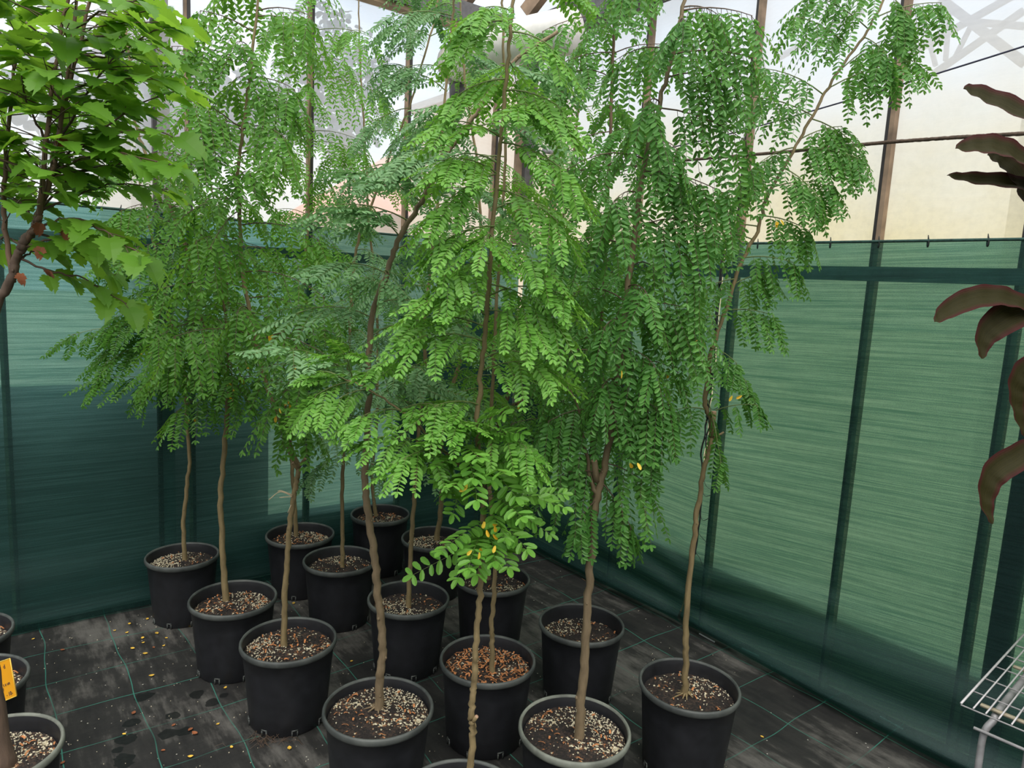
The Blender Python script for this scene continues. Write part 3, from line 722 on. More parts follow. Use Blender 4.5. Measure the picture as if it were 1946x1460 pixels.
tree('sapling in the pot by the cloth whose trunk shows behind the pruned-head tree', (1.257, 3.335), (561, 1020),
     [[(560, 960), (556, 900), (550, 800), (562, 700), (572, 603), (579, 500), (585, 430), (588, 250), (593, 100), (590, 0), (588, -80)]],
     YB, 'leaf_bright', (.011, .0035), .05, 'b', 660, .058, .30, .14, 10, .027, .55,
     fronds=[(590, 150, 730, 185, .2, 8), (592, 60, 715, 75, .2, 8), (590, 100, 500, 60, .1), (585, 250, 690, 270, .1), (586, 300, 510, 290, .1), (585, 200, 500, 170, .1), (580, 470, 660, 480, .1)], droop=1.0)
tree('thin sapling with trunk in the pot behind the thick leaning trunk', (1.297, 2.934), (652, 1082),
     [[(651, 1000), (651, 900), (657, 820), (662, 700), (668, 560), (680, 460), (701, 400), (749, 274), (777, 205), (818, 68), (840, -40)]],
     YB, 'leaf_blue', (.0098, .0032), .05, 'c', 690, .065, .29, .13, 10, .025, .55, droop=.5,
     fronds=[(655, 860, 590, 900, .1, 4, .10), (657, 820, 720, 890, .1, 5, .10), (657, 830, 610, 830, .2, 5), (777, 205, 700, 240, .1), (818, 68, 770, 60, .1), (818, 68, 740, 50, .1, 5)])
tree('sapling in the rearmost pot against the cloth near the corner', (1.715, 3.365), (708, 975),
     [[(707, 900), (716, 800), (716, 600), (696, 400), (684, 250), (672, 130), (668, 20), (666, -50)]],
     YB, 'leaf_mid', (.0105, .003), .05, 'b', 640, .085, .28, .12, 9, .025, .6, droop=.6, scale=.95, hgt=1.08)
tree('leaning sapling with grey-green leaves, its big pot closest to the open floor', (.932, 1.806), (718, 1352),
     [[(722, 1300), (727, 1240), (724, 1180), (718, 1130), (712, 1060), (700, 980), (694, 920), (695, 870), (699, 800), (705, 620), (735, 520), (760, 450), (801, 384), (855, 284), (900, 225), (934, 171), (985, 110), (1060, 60)]],
     GB, 'leaf_blue', (.0138, .005), .032, 'a', 770, .05, .26, .12, 9, .025, .6,
     fronds=[(699, 760, 610, 700, .2, 7), (700, 720, 800, 700, .2, 7), (697, 800, 640, 790, .1, 4), (700, 740, 540, 660, .3, 8), (735, 520, 640, 500, .1), (760, 450, 700, 400, .1), (801, 384, 690, 330, .1), (855, 284, 760, 300, .1)], droop=.3, roots=True)
tree('sapling in the pot between the leaning tree and the laden bright-leaved one', (1.374, 2.422), (776, 1158),
     [[(780, 1060), (786, 960), (790, 900), (797, 800), (808, 705), (806, 620), (818, 517), (828, 411), (837, 342), (842, 223), (855, 86), (862, 10), (868, -70)]],
     YB, 'leaf_blue', (.0105, .0038), .055, 'a', 800, .052, .27, .12, 9, .025, .5,
     fronds=[(797, 800, 740, 850, .1, 4), (800, 790, 720, 740, .2), (797, 820, 840, 880, .1, 4), (860, 30, 745, 30, .1, 7), (850, 130, 760, 130, .1), (842, 223, 780, 260, .1)], droop=.45)
tree('sapling in the half-hidden pot close to the dark corner', tuple(atz(822, 1018, .30)[:2] - np.array([0, .02])), (835, 1012),
     [[(839, 950), (834, 880), (852, 770), (880, 660), (903, 540), (914, 440), (905, 300), (884, 150), (876, 20), (874, -40)]],
     YB, 'leaf_bright', (.014, .004), .05, 'a', 760, .06, .30, .13, 9, .026, .45, droop=.55)
tree('sapling in the shaded pot directly behind the pot of orange bark chips', (1.791, 2.41), (925, 1098),
     [[(922, 1020), (918, 950), (930, 860), (960, 770), (1016, 606), (1047, 500), (1065, 430), (1085, 330), (1100, 200), (1105, 80)]],
     RB, 'leaf_mid', (.0145, .004), .05, 'c', 880, .05, .28, .13, 9, .026, .45, droop=.6,
     fronds=[(930, 870, 1000, 960, .1, 5), (925, 880, 870, 900, .1, 4), (960, 770, 1050, 780, .2)], stubs=[(968, 775, 1000, 757, .006)], yellow=[(990, 770), (925, 690)])
tree('slim sapling rising from the pot covered in orange bark chips', (1.379, 1.86), (936, 1285),
     [[(936, 1230), (934, 1190), (939, 1130), (940, 1020), (932, 940), (930, 850), (938, 700), (948, 500), (960, 305), (958, 150), (955, 20), (954, -60)]],
     YB, 'leaf_bright', (.009, .0035), .045, 'd', 800, .06, .25, .12, 9, .026, .5, droop=.5)
tree('tallest bright green sapling with big drooping leaflets, nearest the camera, pot cut by the frame', tuple(P12pos[:2]), (892, 1475),
     [[(896, 1440), (899, 1385), (895, 1360), (898, 1320), (902, 1285), (905, 1227), (909, 1165), (914, 1080), (919, 960), (913, 900), (907, 808), (915, 705), (924, 603), (932, 500), (944, 342), (953, 250), (960, 171), (968, 80), (975, 0), (982, -70)],
      [(916, 935), (890, 904), (828, 842), (760, 780), (690, 735), (655, 722)]],
     YB, 'leaf_bright', (.0095, .004), .05, 'a', 690, .07, .20, .11, 11, .0215, .72,
     fronds=[(850, 860, 720, 830, .1, 6, .09), (828, 842, 880, 800, .1, 5, .10), (760, 780, 690, 790, .1, 5, .09), (760, 780, 830, 770, .08, 5, .10), (907, 808, 1000, 850, .1, 5, .10), (700, 740, 640, 760, .05, 4, .09), (665, 726, 600, 752, .05, 4, .09), (672, 729, 655, 672, .05, 4, .08), (690, 735, 720, 690, .05, 5, .08), (656, 722, 612, 705, .0, 4, .07), (850, 860, 770, 870, .15, 5, .09),
             (920, 650, 800, 640, .12, 6), (915, 705, 1020, 690, .1, 6), (924, 600, 830, 560, .1, 6), (930, 540, 1050, 600, .1, 6), (945, 330, 830, 400, .1, 7), (945, 330, 860, 300, .1, 6), (950, 270, 1080, 330, .1, 6), (960, 171, 1060, 200, .05, 6), (945, 360, 1060, 420, .1, 6), (940, 430, 840, 460, .1, 6), (962, 150, 870, 180, .05, 6), (950, 260, 860, 230, .08, 5), (975, 40, 880, 60, .05, 5), (970, 60, 1050, 90, .05, 5), (932, 500, 850, 520, .12, 6), (925, 590, 1010, 620, .12, 6), (912, 770, 830, 770, .1, 5), (935, 480, 1030, 500, .1, 6)],
     feathers=[(1000, 1000, 785, 1092, 13, .031, .08), (930, 1000, 870, 1115, 9, .034, .12), (940, 1020, 965, 1100, 8, .034, .12), (935, 1010, 905, 1110, 8, .036, .14), (930, 980, 1000, 1060, 9, .034, .12), (925, 930, 1070, 975, 12, .029, .08), (925, 950, 1045, 1030, 12, .026, .02),
              (912, 900, 1025, 925, 10, .031, .1), (912, 890, 1010, 890, 10, .033, .1), (905, 860, 930, 795, 6, .034, .12), (905, 850, 935, 930, 10, .036, .16), (908, 870, 980, 960, 9, .034, .14), (900, 890, 850, 960, 8, .030, .1), (885, 905, 860, 1000, 9, .030, .1),
              (870, 880, 800, 905, 9, .027, .1), (860, 870, 830, 940, 8, .027, .1), (840, 850, 780, 890, 9, .025, .1), (915, 940, 845, 945, 9, .027, .1), (905, 830, 990, 840, 10, .030, .1), (920, 960, 960, 1040, 9, .03, .14), (900, 840, 850, 810, 8, .028, .1), (918, 980, 1010, 1010, 10, .027, .06), (910, 880, 880, 930, 7, .032, .15),
              (925, 990, 840, 1060, 11, .030, .16), (915, 1010, 890, 1090, 8, .036, .2), (930, 1010, 940, 1080, 8, .033, .18), (905, 900, 960, 905, 8, .035, .2), (900, 870, 905, 960, 9, .036, .22), (885, 870, 830, 900, 8, .03, .16), (930, 900, 1000, 930, 9, .031, .04), (925, 870, 1000, 880, 9, .029, .0), (880, 850, 900, 920, 8, .033, .2),
              (890, 820, 960, 800, 9, .030, .12), (870, 850, 910, 880, 8, .033, .2), (925, 940, 990, 990, 9, .033, .2), (915, 920, 860, 930, 8, .030, .2), (930, 960, 1070, 950, 12, .026, .0), (850, 850, 800, 860, 8, .026, .16), (940, 1030, 985, 1070, 8, .028, .05)],
     wide=1.1, yellow=[(921, 985), (938, 1035), (908, 1053), (930, 1000), (892, 935)], only=(0,), droop=.42, stubs=[(897, 1374, 906, 1362, .0055)])
tree('deep green sapling in the dark-soiled pot just behind the large pale-rimmed pot', (1.846, 1.884), (1110, 1205),
     [[(1117, 1150), (1122, 1040), (1126, 900), (1126, 798), (1129, 705), (1140, 637), (1147, 562), (1150, 500), (1152, 445), (1157, 342), (1162, 205), (1169, 0), (1172, -80)]],
     RB, 'leaf_deep', (.012, .0045), .062, 'c', 860, .034, .27, .125, 10, .0275, .5,
     fronds=[(1126, 798, 1050, 830, .1), (1126, 850, 1090, 890, .1), (1160, 250, 1040, 300, .1, 7), (1165, 100, 1050, 130, .1, 7), (1168, 30, 1030, 60, .1, 7), (1150, 470, 1050, 520, .1, 7), (1140, 637, 1040, 680, .1, 7)], twig='twig_dark', yellow=[(1131, 660)])
tree('dark green weeping sapling with a sawn stub, in the large pale-rimmed pot', (1.376, 1.403), (1100, 1408),
     [[(1105, 1340), (1112, 1240), (1118, 1130), (1126, 1030), (1132, 960), (1142, 915), (1153, 860), (1174, 723), (1189, 586), (1200, 490), (1222, 325), (1253, 205), (1277, 103), (1300, 0), (1315, -70)],
      [(1134, 945), (1118, 890), (1104, 800), (1085, 745), (1068, 722)]],
     GB, 'leaf_deep', (.0148, .0045), .035, 'a', 830, .032, .23, .115, 10, .0265, .5, only=(0,),
     fronds=[(1142, 915, 1200, 1005, .05, 5, .08), (1134, 950, 1100, 990, .05, 4, .08), (1150, 880, 1230, 920, .05, 5), (1140, 900, 1070, 900, .05, 4), (1210, 400, 1330, 520, .05, 7, .14), (1222, 325, 1380, 370, .05, 8, .13), (1253, 205, 1420, 270, .02, 8, .14),
             (1277, 103, 1430, 110, .02, 8, .13), (1295, 20, 1430, 30, 0, 8, .13), (1190, 580, 1320, 590, .05, 8, .14), (1180, 680, 1270, 760, .05, 6, .13), (1174, 723, 1240, 850, .05, 6), (1104, 800, 1060, 830, .05, 4)], droop=1.05, twig='twig_dark', yellow=[(1180, 702), (1203, 880)],
     stubs=[(1133, 915, 1129, 876, .010)])
tree('sapling leaning away along the laced seam, its pot nearest the cloth on that side', (1.863, 1.367), (1303, 1326),
     [[(1303, 1250), (1304, 1180), (1318, 1030), (1327, 960), (1338, 890), (1350, 845), (1352, 800), (1340, 770), (1345, 720), (1352, 670), (1385, 570), (1412, 490), (1440, 440), (1455, 380), (1500, 300), (1545, 220), (1580, 155), (1640, 70), (1680, 0), (1710, -60)]],
     YB, 'leaf_deep', (.0112, .0032), .052, 'c', -100, .3, .22, .085, 8, .024, .55,
     fronds=[(1345, 780, 1280, 780, .05, 4), (1345, 760, 1370, 880, .08, 4, .07), (1352, 680, 1320, 700, .1, 3), (1350, 660, 1400, 690, .08, 3, .07), (1360, 780, 1440, 770, .05, 3, .06), (1385, 690, 1430, 745, 0, 4, .05),
             (1375, 600, 1300, 620, .05, 6), (1380, 590, 1470, 600, .05, 6), (1395, 540, 1460, 520, 0, 6), (1400, 530, 1320, 560, .05, 6), (1412, 490, 1510, 500, .05, 5), (1430, 455, 1345, 445, .05, 6), (1445, 410, 1540, 440, .03, 7), (1440, 430, 1330, 440, 0, 6),
             (1470, 355, 1585, 350, .05, 8), (1480, 330, 1370, 370, .05, 7), (1490, 320, 1560, 380, .1, 6), (1510, 285, 1630, 300, .05, 8), (1510, 280, 1430, 320, .05, 7), (1520, 265, 1600, 240, 0, 7), (1545, 220, 1400, 185, .05, 9), (1540, 225, 1640, 290, -.05, 8),
             (1565, 180, 1450, 130, .05, 8), (1570, 170, 1740, 115, .05, 9), (1600, 130, 1700, 70, -.05, 8), (1620, 95, 1510, 30, .05, 8), (1650, 55, 1540, -10, 0, 8), (1660, 35, 1790, 5, .03, 9), (1680, 0, 1600, -40, 0, 7), (1640, 70, 1690, 110, .08, 6), (1690, -10, 1730, 40, .05, 7)],
     droop=.95, yellow=[(1330, 650), (1272, 703), (1405, 750), (1487, 418)], roots=True, stubs=[(1352, 830, 1357, 783, .0085), (1352, 835, 1375, 822, .0035)])


# ------------------------------------------------------------------ lobed-leaf tree at the left edge
def maple():
    pos = atz(-18, 1425, .30)
    root = empty('potted_tree', (pos[0], pos[1], 0), 'bushy tree with broad toothed lobed leaves, brown trunk and thick-rimmed pot', 'tree')
    put_pot(root, .05, 'a', pale=True)
    bd = pos.dot(f0)
    base = np.array([pos[0], pos[1], .23]) + r0 * .03
    d2 = bd - .12
    mb = MB()
    stem_tube(mb, [base, atd(-25, 1250, bd), atd(-70, 1000, bd - .05), atd(-60, 760, d2), atd(-15, 600, d2), atd(20, 535, d2), atd(32, 490, d2), atd(46, 462, d2), atd(64, 432, d2), atd(74, 405, d2)], .030, .008, 12, flare=True)
    mb.build('trunk', M['bark_dark'], root)
    stems = [[(50, 458), (72, 425), (78, 395), (85, 300), (107, 110), (128, 0), (138, -60)], [(38, 482), (72, 415), (96, 325), (120, 220), (171, 0), (185, -60)], [(50, 460), (88, 370), (112, 260), (145, 0), (150, -60)],
             [(24, 527), (8, 420), (12, 300), (25, 170), (30, 60)], [(34, 490), (110, 520), (160, 530), (240, 578)], [(75, 430), (140, 415), (200, 440), (275, 490)], [(90, 340), (160, 270), (260, 200), (345, 170)], [(110, 270), (200, 130), (290, 60), (345, 45)],
             [(78, 400), (150, 370), (230, 350), (320, 360)], [(100, 320), (180, 260), (270, 250), (340, 260)], [(95, 330), (180, 320), (260, 300)], [(150, 90), (220, 40), (290, 15)], [(120, 200), (60, 110), (0, 60)], [(80, 330), (30, 260), (-20, 240)], [(85, 270), (50, 190), (40, 140)], [(32, 495), (60, 480), (90, 470)],
             [(140, 100), (190, 110), (250, 100)], [(128, 180), (170, 200), (220, 190)], [(70, 420), (30, 380), (-10, 370)], [(40, 470), (10, 450), (-20, 470)],
             [(115, 95), (200, 70), (300, 90)], [(92, 330), (200, 290), (330, 315)], [(130, 60), (200, 20), (260, 0)], [(78, 395), (150, 330), (245, 305)], [(105, 180), (200, 150), (300, 150)], [(50, 470), (130, 445), (215, 470)], [(25, 330), (-10, 290), (-30, 300)], [(110, 100), (60, 50), (10, 20)], [(120, 140), (70, 150), (20, 190)], [(60, 440), (150, 470), (210, 520)]]
    lobe = []   # half outline of a toothed, shallowly three-lobed leaf: (along, across)
    half = [(0, .02), (-.06, .14), (.02, .30), (.10, .27), (.16, .42), (.24, .38), (.33, .50), (.38, .36), (.46, .27), (.52, .34), (.60, .26), (.66, .29), (.74, .18), (.80, .20), (.88, .09), (1.0, 0)]
    outl = half + [(u, -v) for u, v in half[-2::-1]]
    lm = MB(); tints = []; dry = MB()
    def leaf(p, l, n, size, tint, target=lm):
        l = unit(l); m = unit(np.cross(n, l)); nn = np.cross(l, m); k = len(outl)
        vs = [p + size * (l * u + m * v + nn * (abs(v) * .22 - .28 * u * u)) for u, v in outl]
        vs += [p + size * (l * u - nn * .28 * u * u) for u in (.22, .5, .76)]
        hh = len(half)
        mids = [k, k + 1, k + 2]
        right = list(range(0, hh)); left = [0] + list(range(k - 1, hh - 2, -1))
        fs = []
        for side, fl in ((right, 0), (left, 1)):
            # fan the half blade off the midrib
            segs = [(side[0:7], mids[0]), (side[6:10], mids[1]), (side[9:14], mids[2]), ]
            poly = [side[0]] + side[1:7] + [mids[0]]; fs.append(tuple(poly if not fl else poly[::-1]))
            poly = [mids[0]] + side[6:10] + [mids[1]]; fs.append(tuple(poly if not fl else poly[::-1]))
            poly = [mids[1]] + side[9:13] + [mids[2]]; fs.append(tuple(poly if not fl else poly[::-1]))
            poly = [mids[2]] + side[12:16]; fs.append(tuple(poly if not fl else poly[::-1]))
        target.add(vs, fs)
        if target is lm: tints.extend([float(np.clip(tint + random.gauss(0, .05), 0, 1))] * len(vs))
    tw = MB()
    for i, px in enumerate(stems):
        upright = i < 4
        dep = d2 - random.uniform(-.12, .14)
        n = len(px)
        pts = [atd(x, y, d2 + (dep - d2) * (k / (n - 1)) * (1.0 if not upright else .4)) for k, (x, y) in enumerate(px)]
        mb = MB(); path, d = stem_tube(mb, pts, .0065 if upright else .003, .003 if upright else .0012, 7, knots=upright)
        mb.build('branch', M['bark_red' if upright else 'twig_dark'], root)
        s = .05 if not upright else .12; az = random.uniform(0, 3.14)
        while s < d[-1]:
            p = np.array([np.interp(s, d, path[:, k]) for k in range(3)]); tan = unit(np.array([np.interp(min(s + .02, d[-1]), d, path[:, k]) for k in range(3)]) - p + 1e-6)
            az += 1.57
            for q in (0, math.pi):
                if upright:   # short side shoots with a few leaves
                    a = az + q + random.uniform(-.4, .4); dirn = np.array([math.cos(a), math.sin(a), .25])
                    ln = random.uniform(.05, .19); e = p + dirn * ln; tw.tube([p, (p + e) / 2 + Zu * .006, e], [.0014, .0012, .001], 4, cap=False)
                    for _ in range(random.choice((2, 2, 3))):
                        l = unit(dirn * np.array([1, 1, .3]) + rng.normal(0, .4, 3) * np.array([1, 1, .35]) - Zu * random.uniform(0, .35)); nn = unit(Zu + rng.normal(0, .2, 3)); pp = e - dirn * random.uniform(0, ln * .5)
                        leaf(pp + l * .015, l, nn, random.uniform(.05, .082), random.uniform(.2, .9))
                else:
                    sd = unit(np.cross(tan, Zu)) * (1 if q else -1)
                    l = unit(tan * .6 + sd * .8 * random.uniform(.6, 1.2) - Zu * random.uniform(0, .28) + rng.normal(0, .12, 3)); e = p + l * random.uniform(.015, .035)
                    tw.tube([p, e], [.001, .0008], 4, cap=False)
                    leaf(e, l - Zu * .12, unit(Zu + rng.normal(0, .2, 3)), random.uniform(.045, .08), random.uniform(.2, .9))
            s += random.uniform(.032, .05) if not upright else random.uniform(.028, .045)
        if not upright: leaf(path[-1], unit(path[-1] - path[-3] - Zu * .01), unit(Zu + rng.normal(0, .3, 3)), .075, random.random())
    for (x, y) in ((125, 435), (75, 425), (40, 520), (95, 515), (78, 470), (120, 260)):
        leaf(atd(x, y, d2 - .05), unit(np.array([0, 0, -1]) + rng.normal(0, .3, 3)), unit(-f0 + rng.normal(0, .5, 3)), .03, 0, dry)
    lm.at['tint'] = ('FLOAT', tints)
    lm.build('foliage', M['leaf_maple'], root, smooth=False)
    tag(tw.build('leaf_stalks', M['twig_dark'], root), kind='stuff')
    o = dry.build('withered_leaves', M['leaf_brown'], root, smooth=False); o['label'] = 'curled brown withered leaves'
maple()

# two more pots cut by the edge of the photo
p = atz(-67, 1294, .30); r_ = empty('nursery_pot', (p[0], p[1], 0), 'black pot behind the yellow price card', 'plant pot'); put_pot(r_, .05, 'c')
p = atz(-84, 1203, .30); r_ = empty('nursery_pot', (p[0], p[1], 0), 'sliver of a black pot near the cloth, beyond the one with the card', 'plant pot'); put_pot(r_, .05, 'c')

# ------------------------------------------------------------------ price card on a stake
c00 = atd(-62, 1362, 1.95); c10 = atd(33, 1322, 1.88); c11 = atd(20, 1251, 1.88); c01 = atd(-80, 1285, 1.95)
card = empty('price_card', (c00 + c10) / 2 - np.array([0, 0, .25]), 'orange-yellow price card with handwritten lettering stuck in front of a black pot', 'sign')
nrm = unit(np.cross(c10 - c00, c01 - c00)); nrm = nrm if nrm.dot(-f0) > 0 else -nrm
def card_pt(u, v, o=0): return c00 * (1 - u) * (1 - v) + c10 * u * (1 - v) + c11 * u * v + c01 * (1 - u) * v + nrm * o
mb = MB(); vs = [card_pt(u, v, o) for o in (0, .0025) for u, v in ((0, 0), (1, 0), (1, 1), (0, 1))]
mb.add(vs, [(3, 2, 1, 0), (4, 5, 6, 7), (0, 1, 5, 4), (1, 2, 6, 5), (2, 3, 7, 6), (3, 0, 4, 7)]); mb.build('card', M['card'], card, smooth=False)
mb = MB(); mb.tube([card_pt(u, v, .002) for u, v in ((0, 0), (1, 0), (1, 1), (0, 1))], .0013, 5); mb.build('card_edge', M['card_edge'], card)
mb = MB(); q = card_pt(.45, .1, -.004); mb.beam(np.array([q[0], q[1], .006]), q, .012, .004); mb.build('stake', M['batten'], card)
ux = unit(c10 - c00); vy = np.cross(nrm, ux)
def write(txt, u, v, size):
    cu = bpy.data.curves.new('lettering', 'FONT'); cu.body = txt; cu.size = size; cu.align_x = 'RIGHT'; cu.shear = .35; cu.extrude = .0002
    cu.materials.append(M['ink']); t_ = bpy.data.objects.new('letters', cu); COL.objects.link(t_)
    me = bpy.data.meshes.new_from_object(t_.evaluated_get(bpy.context.evaluated_depsgraph_get())); bpy.data.objects.remove(t_)
    o = bpy.data.objects.new('lettering', me); COL.objects.link(o); o.parent = card
    o.matrix_local = Matrix.Translation(Vector(card_pt(u, v, .0032) - wloc(card))) @ Matrix(((ux[0], vy[0], nrm[0], 0), (ux[1], vy[1], nrm[1], 0), (ux[2], vy[2], nrm[2], 0), (0, 0, 0, 1)))
write('d', .90, .80, .017); write('t a un', .93, .36, .014); write('dd', .80, .25, .015); write('- 10-', .95, .08, .016)

# ------------------------------------------------------------------ wire bench with pipe legs
bz = .60
A = atz(1826, 1340, bz); ex = unit(atz(1946, 1208, bz) - A); ey = np.array([ex[1], -ex[0], 0])      # ex towards the wall, ey along it, away from the corner
bench = empty('wire_bench', (A[0], A[1], 0), 'white wire-grid bench top on bent grey pipe legs beside the shade cloth', 'bench')
LX, LY = .605, .95
mb = MB()
for i in range(7): mb.tube([A + ex * (LX * i / 6), A + ex * (LX * i / 6) + ey * LY], .0021, 5)
for j in range(36): mb.tube([A + ey * (LY * j / 35) + Zu * .004, A + ey * (LY * j / 35) + ex * LX + Zu * .004], .0021 if j else .003, 5)
mb.build('wire_grid', M['wire'], bench)
for (u, off) in ((.055, 0), (.055, .86)):
    mb = MB(); o = A + ey * (.062 + off) - Zu * .018
    o0 = A + ey * (.05 + off)
    pts = [np.array([o0[0], o0[1], 0]) + ex * .02, o0 + ex * .03 - Zu * .20, o0 + ex * .032 - Zu * .07, o + ex * .05 - Zu * .012, o + ex * .085, o + ex * .3, o + ex * .5, o + ex * .545 - Zu * .015, o + ex * .56 - Zu * .07, np.array([o[0], o[1], 0]) + ex * .56]
    mb.tube(smooth_path(pts, 8), .0085, 10); mb.build('leg_frame', M['pipe'], bench)
for u in (.055, .36, .54):
    mb = MB(); s0 = A + ex * u + ey * .03 - Zu * .005; mb.beam(s0, s0 + ey * (LY - .05), .012, .006); mb.build('batten', M['batten'], bench)
mb = MB(); s0 = A + ex * .02 + ey * .03 - Zu * .055; mb.tube([s0, s0 + ey * (LY - .08)], .004, 6); mb.build('brace_rod', M['wire'], bench)

# ------------------------------------------------------------------ broad-leaved red-green plant standing on the bench, mostly out of the frame
def cordyline():
    HEAD_R = math.atan2(r0[1] - .25 * f0[1], r0[0] - .25 * f0[0])
    d = 1.55
    top = atd(2200, 600, d); x, y = top[0], top[1]
    z0 = bz + .008
    root = empty('potted_cordyline', (x, y, z0), 'potted plant with long dark red and green strap leaves reaching in above the wire bench', 'plant')
    mb = MB(); mb.lathe([(0, .003), (.058, .003), (.062, 0), (.085, .16), (.09, .165), (.09, .18), (.084, .18), (.078, .13), (0, .135)], (x, y, z0), 32); mb.build('pot', M['pot'], root)
    mb = MB(); mb.tube([(x, y, z0 + .12), (x + .005, y, 1.2), (x, y + .005, 1.75), (x - .005, y, 2.12)], [.013, .012, .01, .006], 8); mb.build('stem', M['bark_dark'], root)
    # rib line of each blade in the photo (tip first), half width, nearer by
    blades = [([(1832, 168), (1870, 178), (1946, 208), (2030, 250), (2200, 330)], .026, .05), ([(1817, 282), (1860, 274), (1912, 278), (1960, 305), (2020, 360), (2200, 420)], .025, .10), ([(1877, 294), (1905, 300), (1945, 335), (1975, 385), (2040, 420), (2200, 430)], .034, -.02),
              ([(1800, 333), (1850, 338), (1930, 345), (2000, 370), (2200, 450)], .016, .03), ([(1777, 612), (1800, 590), (1850, 566), (1910, 562), (1980, 590), (2200, 690)], .020, .08), ([(1867, 682), (1874, 640), (1905, 608), (1950, 590), (2010, 610), (2200, 700)], .026, .04),
              ([(1948, 830), (1938, 780), (1938, 735), (1960, 700), (2010, 690), (2200, 740)], .022, .02), ([(1886, 996), (1876, 950), (1890, 902), (1930, 872), (1990, 850), (2200, 880)], .022, .05)]
    allb = []
    for px, hw, nz in blades:
        n0 = len(px); pts = [atd(a, b, d - nz * (1 - k / (n0 - 1))) for k, (a, b) in enumerate(px)]; pts[-1] = np.array([x, y, pts[-1][2]])
        allb.append((pts, hw))
    for k in range(15):   # the side turned away from the frame
        a = HEAD_R + (k % 5 - 2) * .55 + .25 * (k % 3); zz = 1.25 + k * .06; ln = .42 + .05 * (k % 4); dr = np.array([math.cos(a), math.sin(a), 0])
        c0 = np.array([x, y, zz]); allb.append(([c0 + dr * ln - Zu * (.22 - .02 * k), c0 + dr * ln * .8 - Zu * (.06 - .015 * k), c0 + dr * ln * .45 + Zu * .07, c0 + dr * ln * .15 + Zu * .03, c0 - Zu * .02], .026))
    for pts, hw in allb:
        path = smooth_path(pts, 7); n = len(path); mb = MB(); ac = []
        t = np.gradient(path, axis=0); t /= np.linalg.norm(t, axis=1)[:, None]
        for i in range(n):
            w = 1.35 * hw * math.sin(math.pi * min(.97, (i / (n - 1)) * .9 + .03)) ** .75 * (1 if i else .1)
            nr = unit(Zu * .55 - f0 * .75 + r0 * .15); nr = unit(nr - t[i] * nr.dot(t[i])); sd = np.cross(t[i], nr)
            for e in (-1, -.5, 0, .5, 1):
                mb.v.append(tuple(path[i] + sd * w * e - nr * w * .35 * (1 - abs(e)) + nr * .002 * math.sin(i * 1.3 + e * 2))); ac.append(e)
        for i in range(n - 1):
            for k in range(4): mb.f.append((i * 5 + k, i * 5 + k + 1, (i + 1) * 5 + k + 1, (i + 1) * 5 + k)); mb.mi.append(0)
        mb.at['across'] = ('FLOAT', ac)
        mb.build('leaf', M['cordyline'], root)
cordyline()

# ------------------------------------------------------------------ rope, cord and strainer on the right wall, white duct in the corner
rx = WX - .03
mb = MB(); pts = [np.array([rx, -1.4, 2.20])] + [atx(x, y, rx) for x, y in ((1946, 254), (1820, 261), (1690, 270), (1500, 288), (1310, 304), (1180, 318))] + [np.array([rx, 3.1, 2.245])]
mb.tube(np.vstack([a + (b - a) * t for a, b in zip(pts[:-1], pts[1:]) for t in np.linspace(0, 1, 30, endpoint=False)]), .0068, 8, jitter=.14); tag(mb.build('rope', M['rope']), 'thick brown rope stretched level across the pale sheeting', 'rope')
cr = empty('tie_cord', atx(1672, 172, rx), 'thin dark cord running up at a slant across the pale sheeting', 'cord')
mb = MB(); mb.tube(smooth_path([atx(2050, 52, rx), atx(1946, 88, rx), atx(1672, 173, rx), atx(1430, 243, rx), atx(1300, 275, rx), atx(1180, 300, rx)], 8), .0034, 6); mb.build('line', M['cord'], cr)
mb = MB(); k = atx(1672, 173, rx - .006)
for _ in range(5): mb.ball(k + rng.normal(0, .006, 3), .007)
mb.tube([k, k + np.array([.01, -.03, -.012]), k + np.array([.02, -.062, -.03])], .0018, 5); mb.build('knot', M['rope'], cr)
ws = atx(1040, 287, WX - .03)
st = empty('wire_strainer', ws, 'small metal wire strainer with a hanging chain near the corner', 'wire strainer')
mb = MB(); mb.tube([ws + np.array([0, .03, .004]), ws + np.array([0, -.035, -.006])], .017, 10); mb.build('barrel', M['pipe'], st)
mb = MB(); mb.tube([ws + np.array([0, .03, .004]), ws + np.array([0, .25, .03]), np.array([WX - .06, WY - .04, ws[2] + .05])], .003, 6); mb.build('line', M['wire'], st)
mb = MB()
for k in range(5): mb.tube([ws + np.array([math.cos(a) * .004 * (k % 2), .036 + math.cos(a) * .004 * ((k + 1) % 2), -.012 - k * .011 + math.sin(a) * .008]) for a in np.linspace(0, 6.283, 9)], .0014, 4)
mb.build('chain', M['pipe'], st)
dz = 2.79
dpts = [atz(870, 122, dz), atz(905, 106, dz), atz(955, 88, dz), atz(1010, 74, dz), atz(1090, 58, dz)]
du = empty('air_duct', dpts[0], 'thick white duct curving across the corner under the gutter', 'duct')
mb = MB(); mb.tube(smooth_path(dpts, 8), .105, 24); mb.build('tube', M['duct'], du)
mb = MB(); e = dpts[0]; dd = unit(dpts[1] - dpts[0]); mb.tube([e - dd * .03, e + dd * .015], .115, 24); mb.build('collar', M['bar_light'], du)
mb = MB(); mb.tube([e + np.array([.0, .0, -.10]), e + np.array([.02, .02, -.20])], .045, 12); mb.build('bracket', M['eave'], du); mb = MB(); mb.tube([e + dd * .22 - Zu * .1, e + dd * .25 - Zu * .2], .06, 12); mb.build('bracket', M['eave'], du)
for k, (a_, b_) in enumerate((((862, 28), (912, -40)), ((1000, 25), (1050, -40)))):
    mb = MB(); mb.beam(atd(*a_, 4.2), atd(*b_, 4.1), .05, .08); tag(mb.build('trim_%d' % (k + 1), M['bar_brown'], smooth=False), kind='structure')

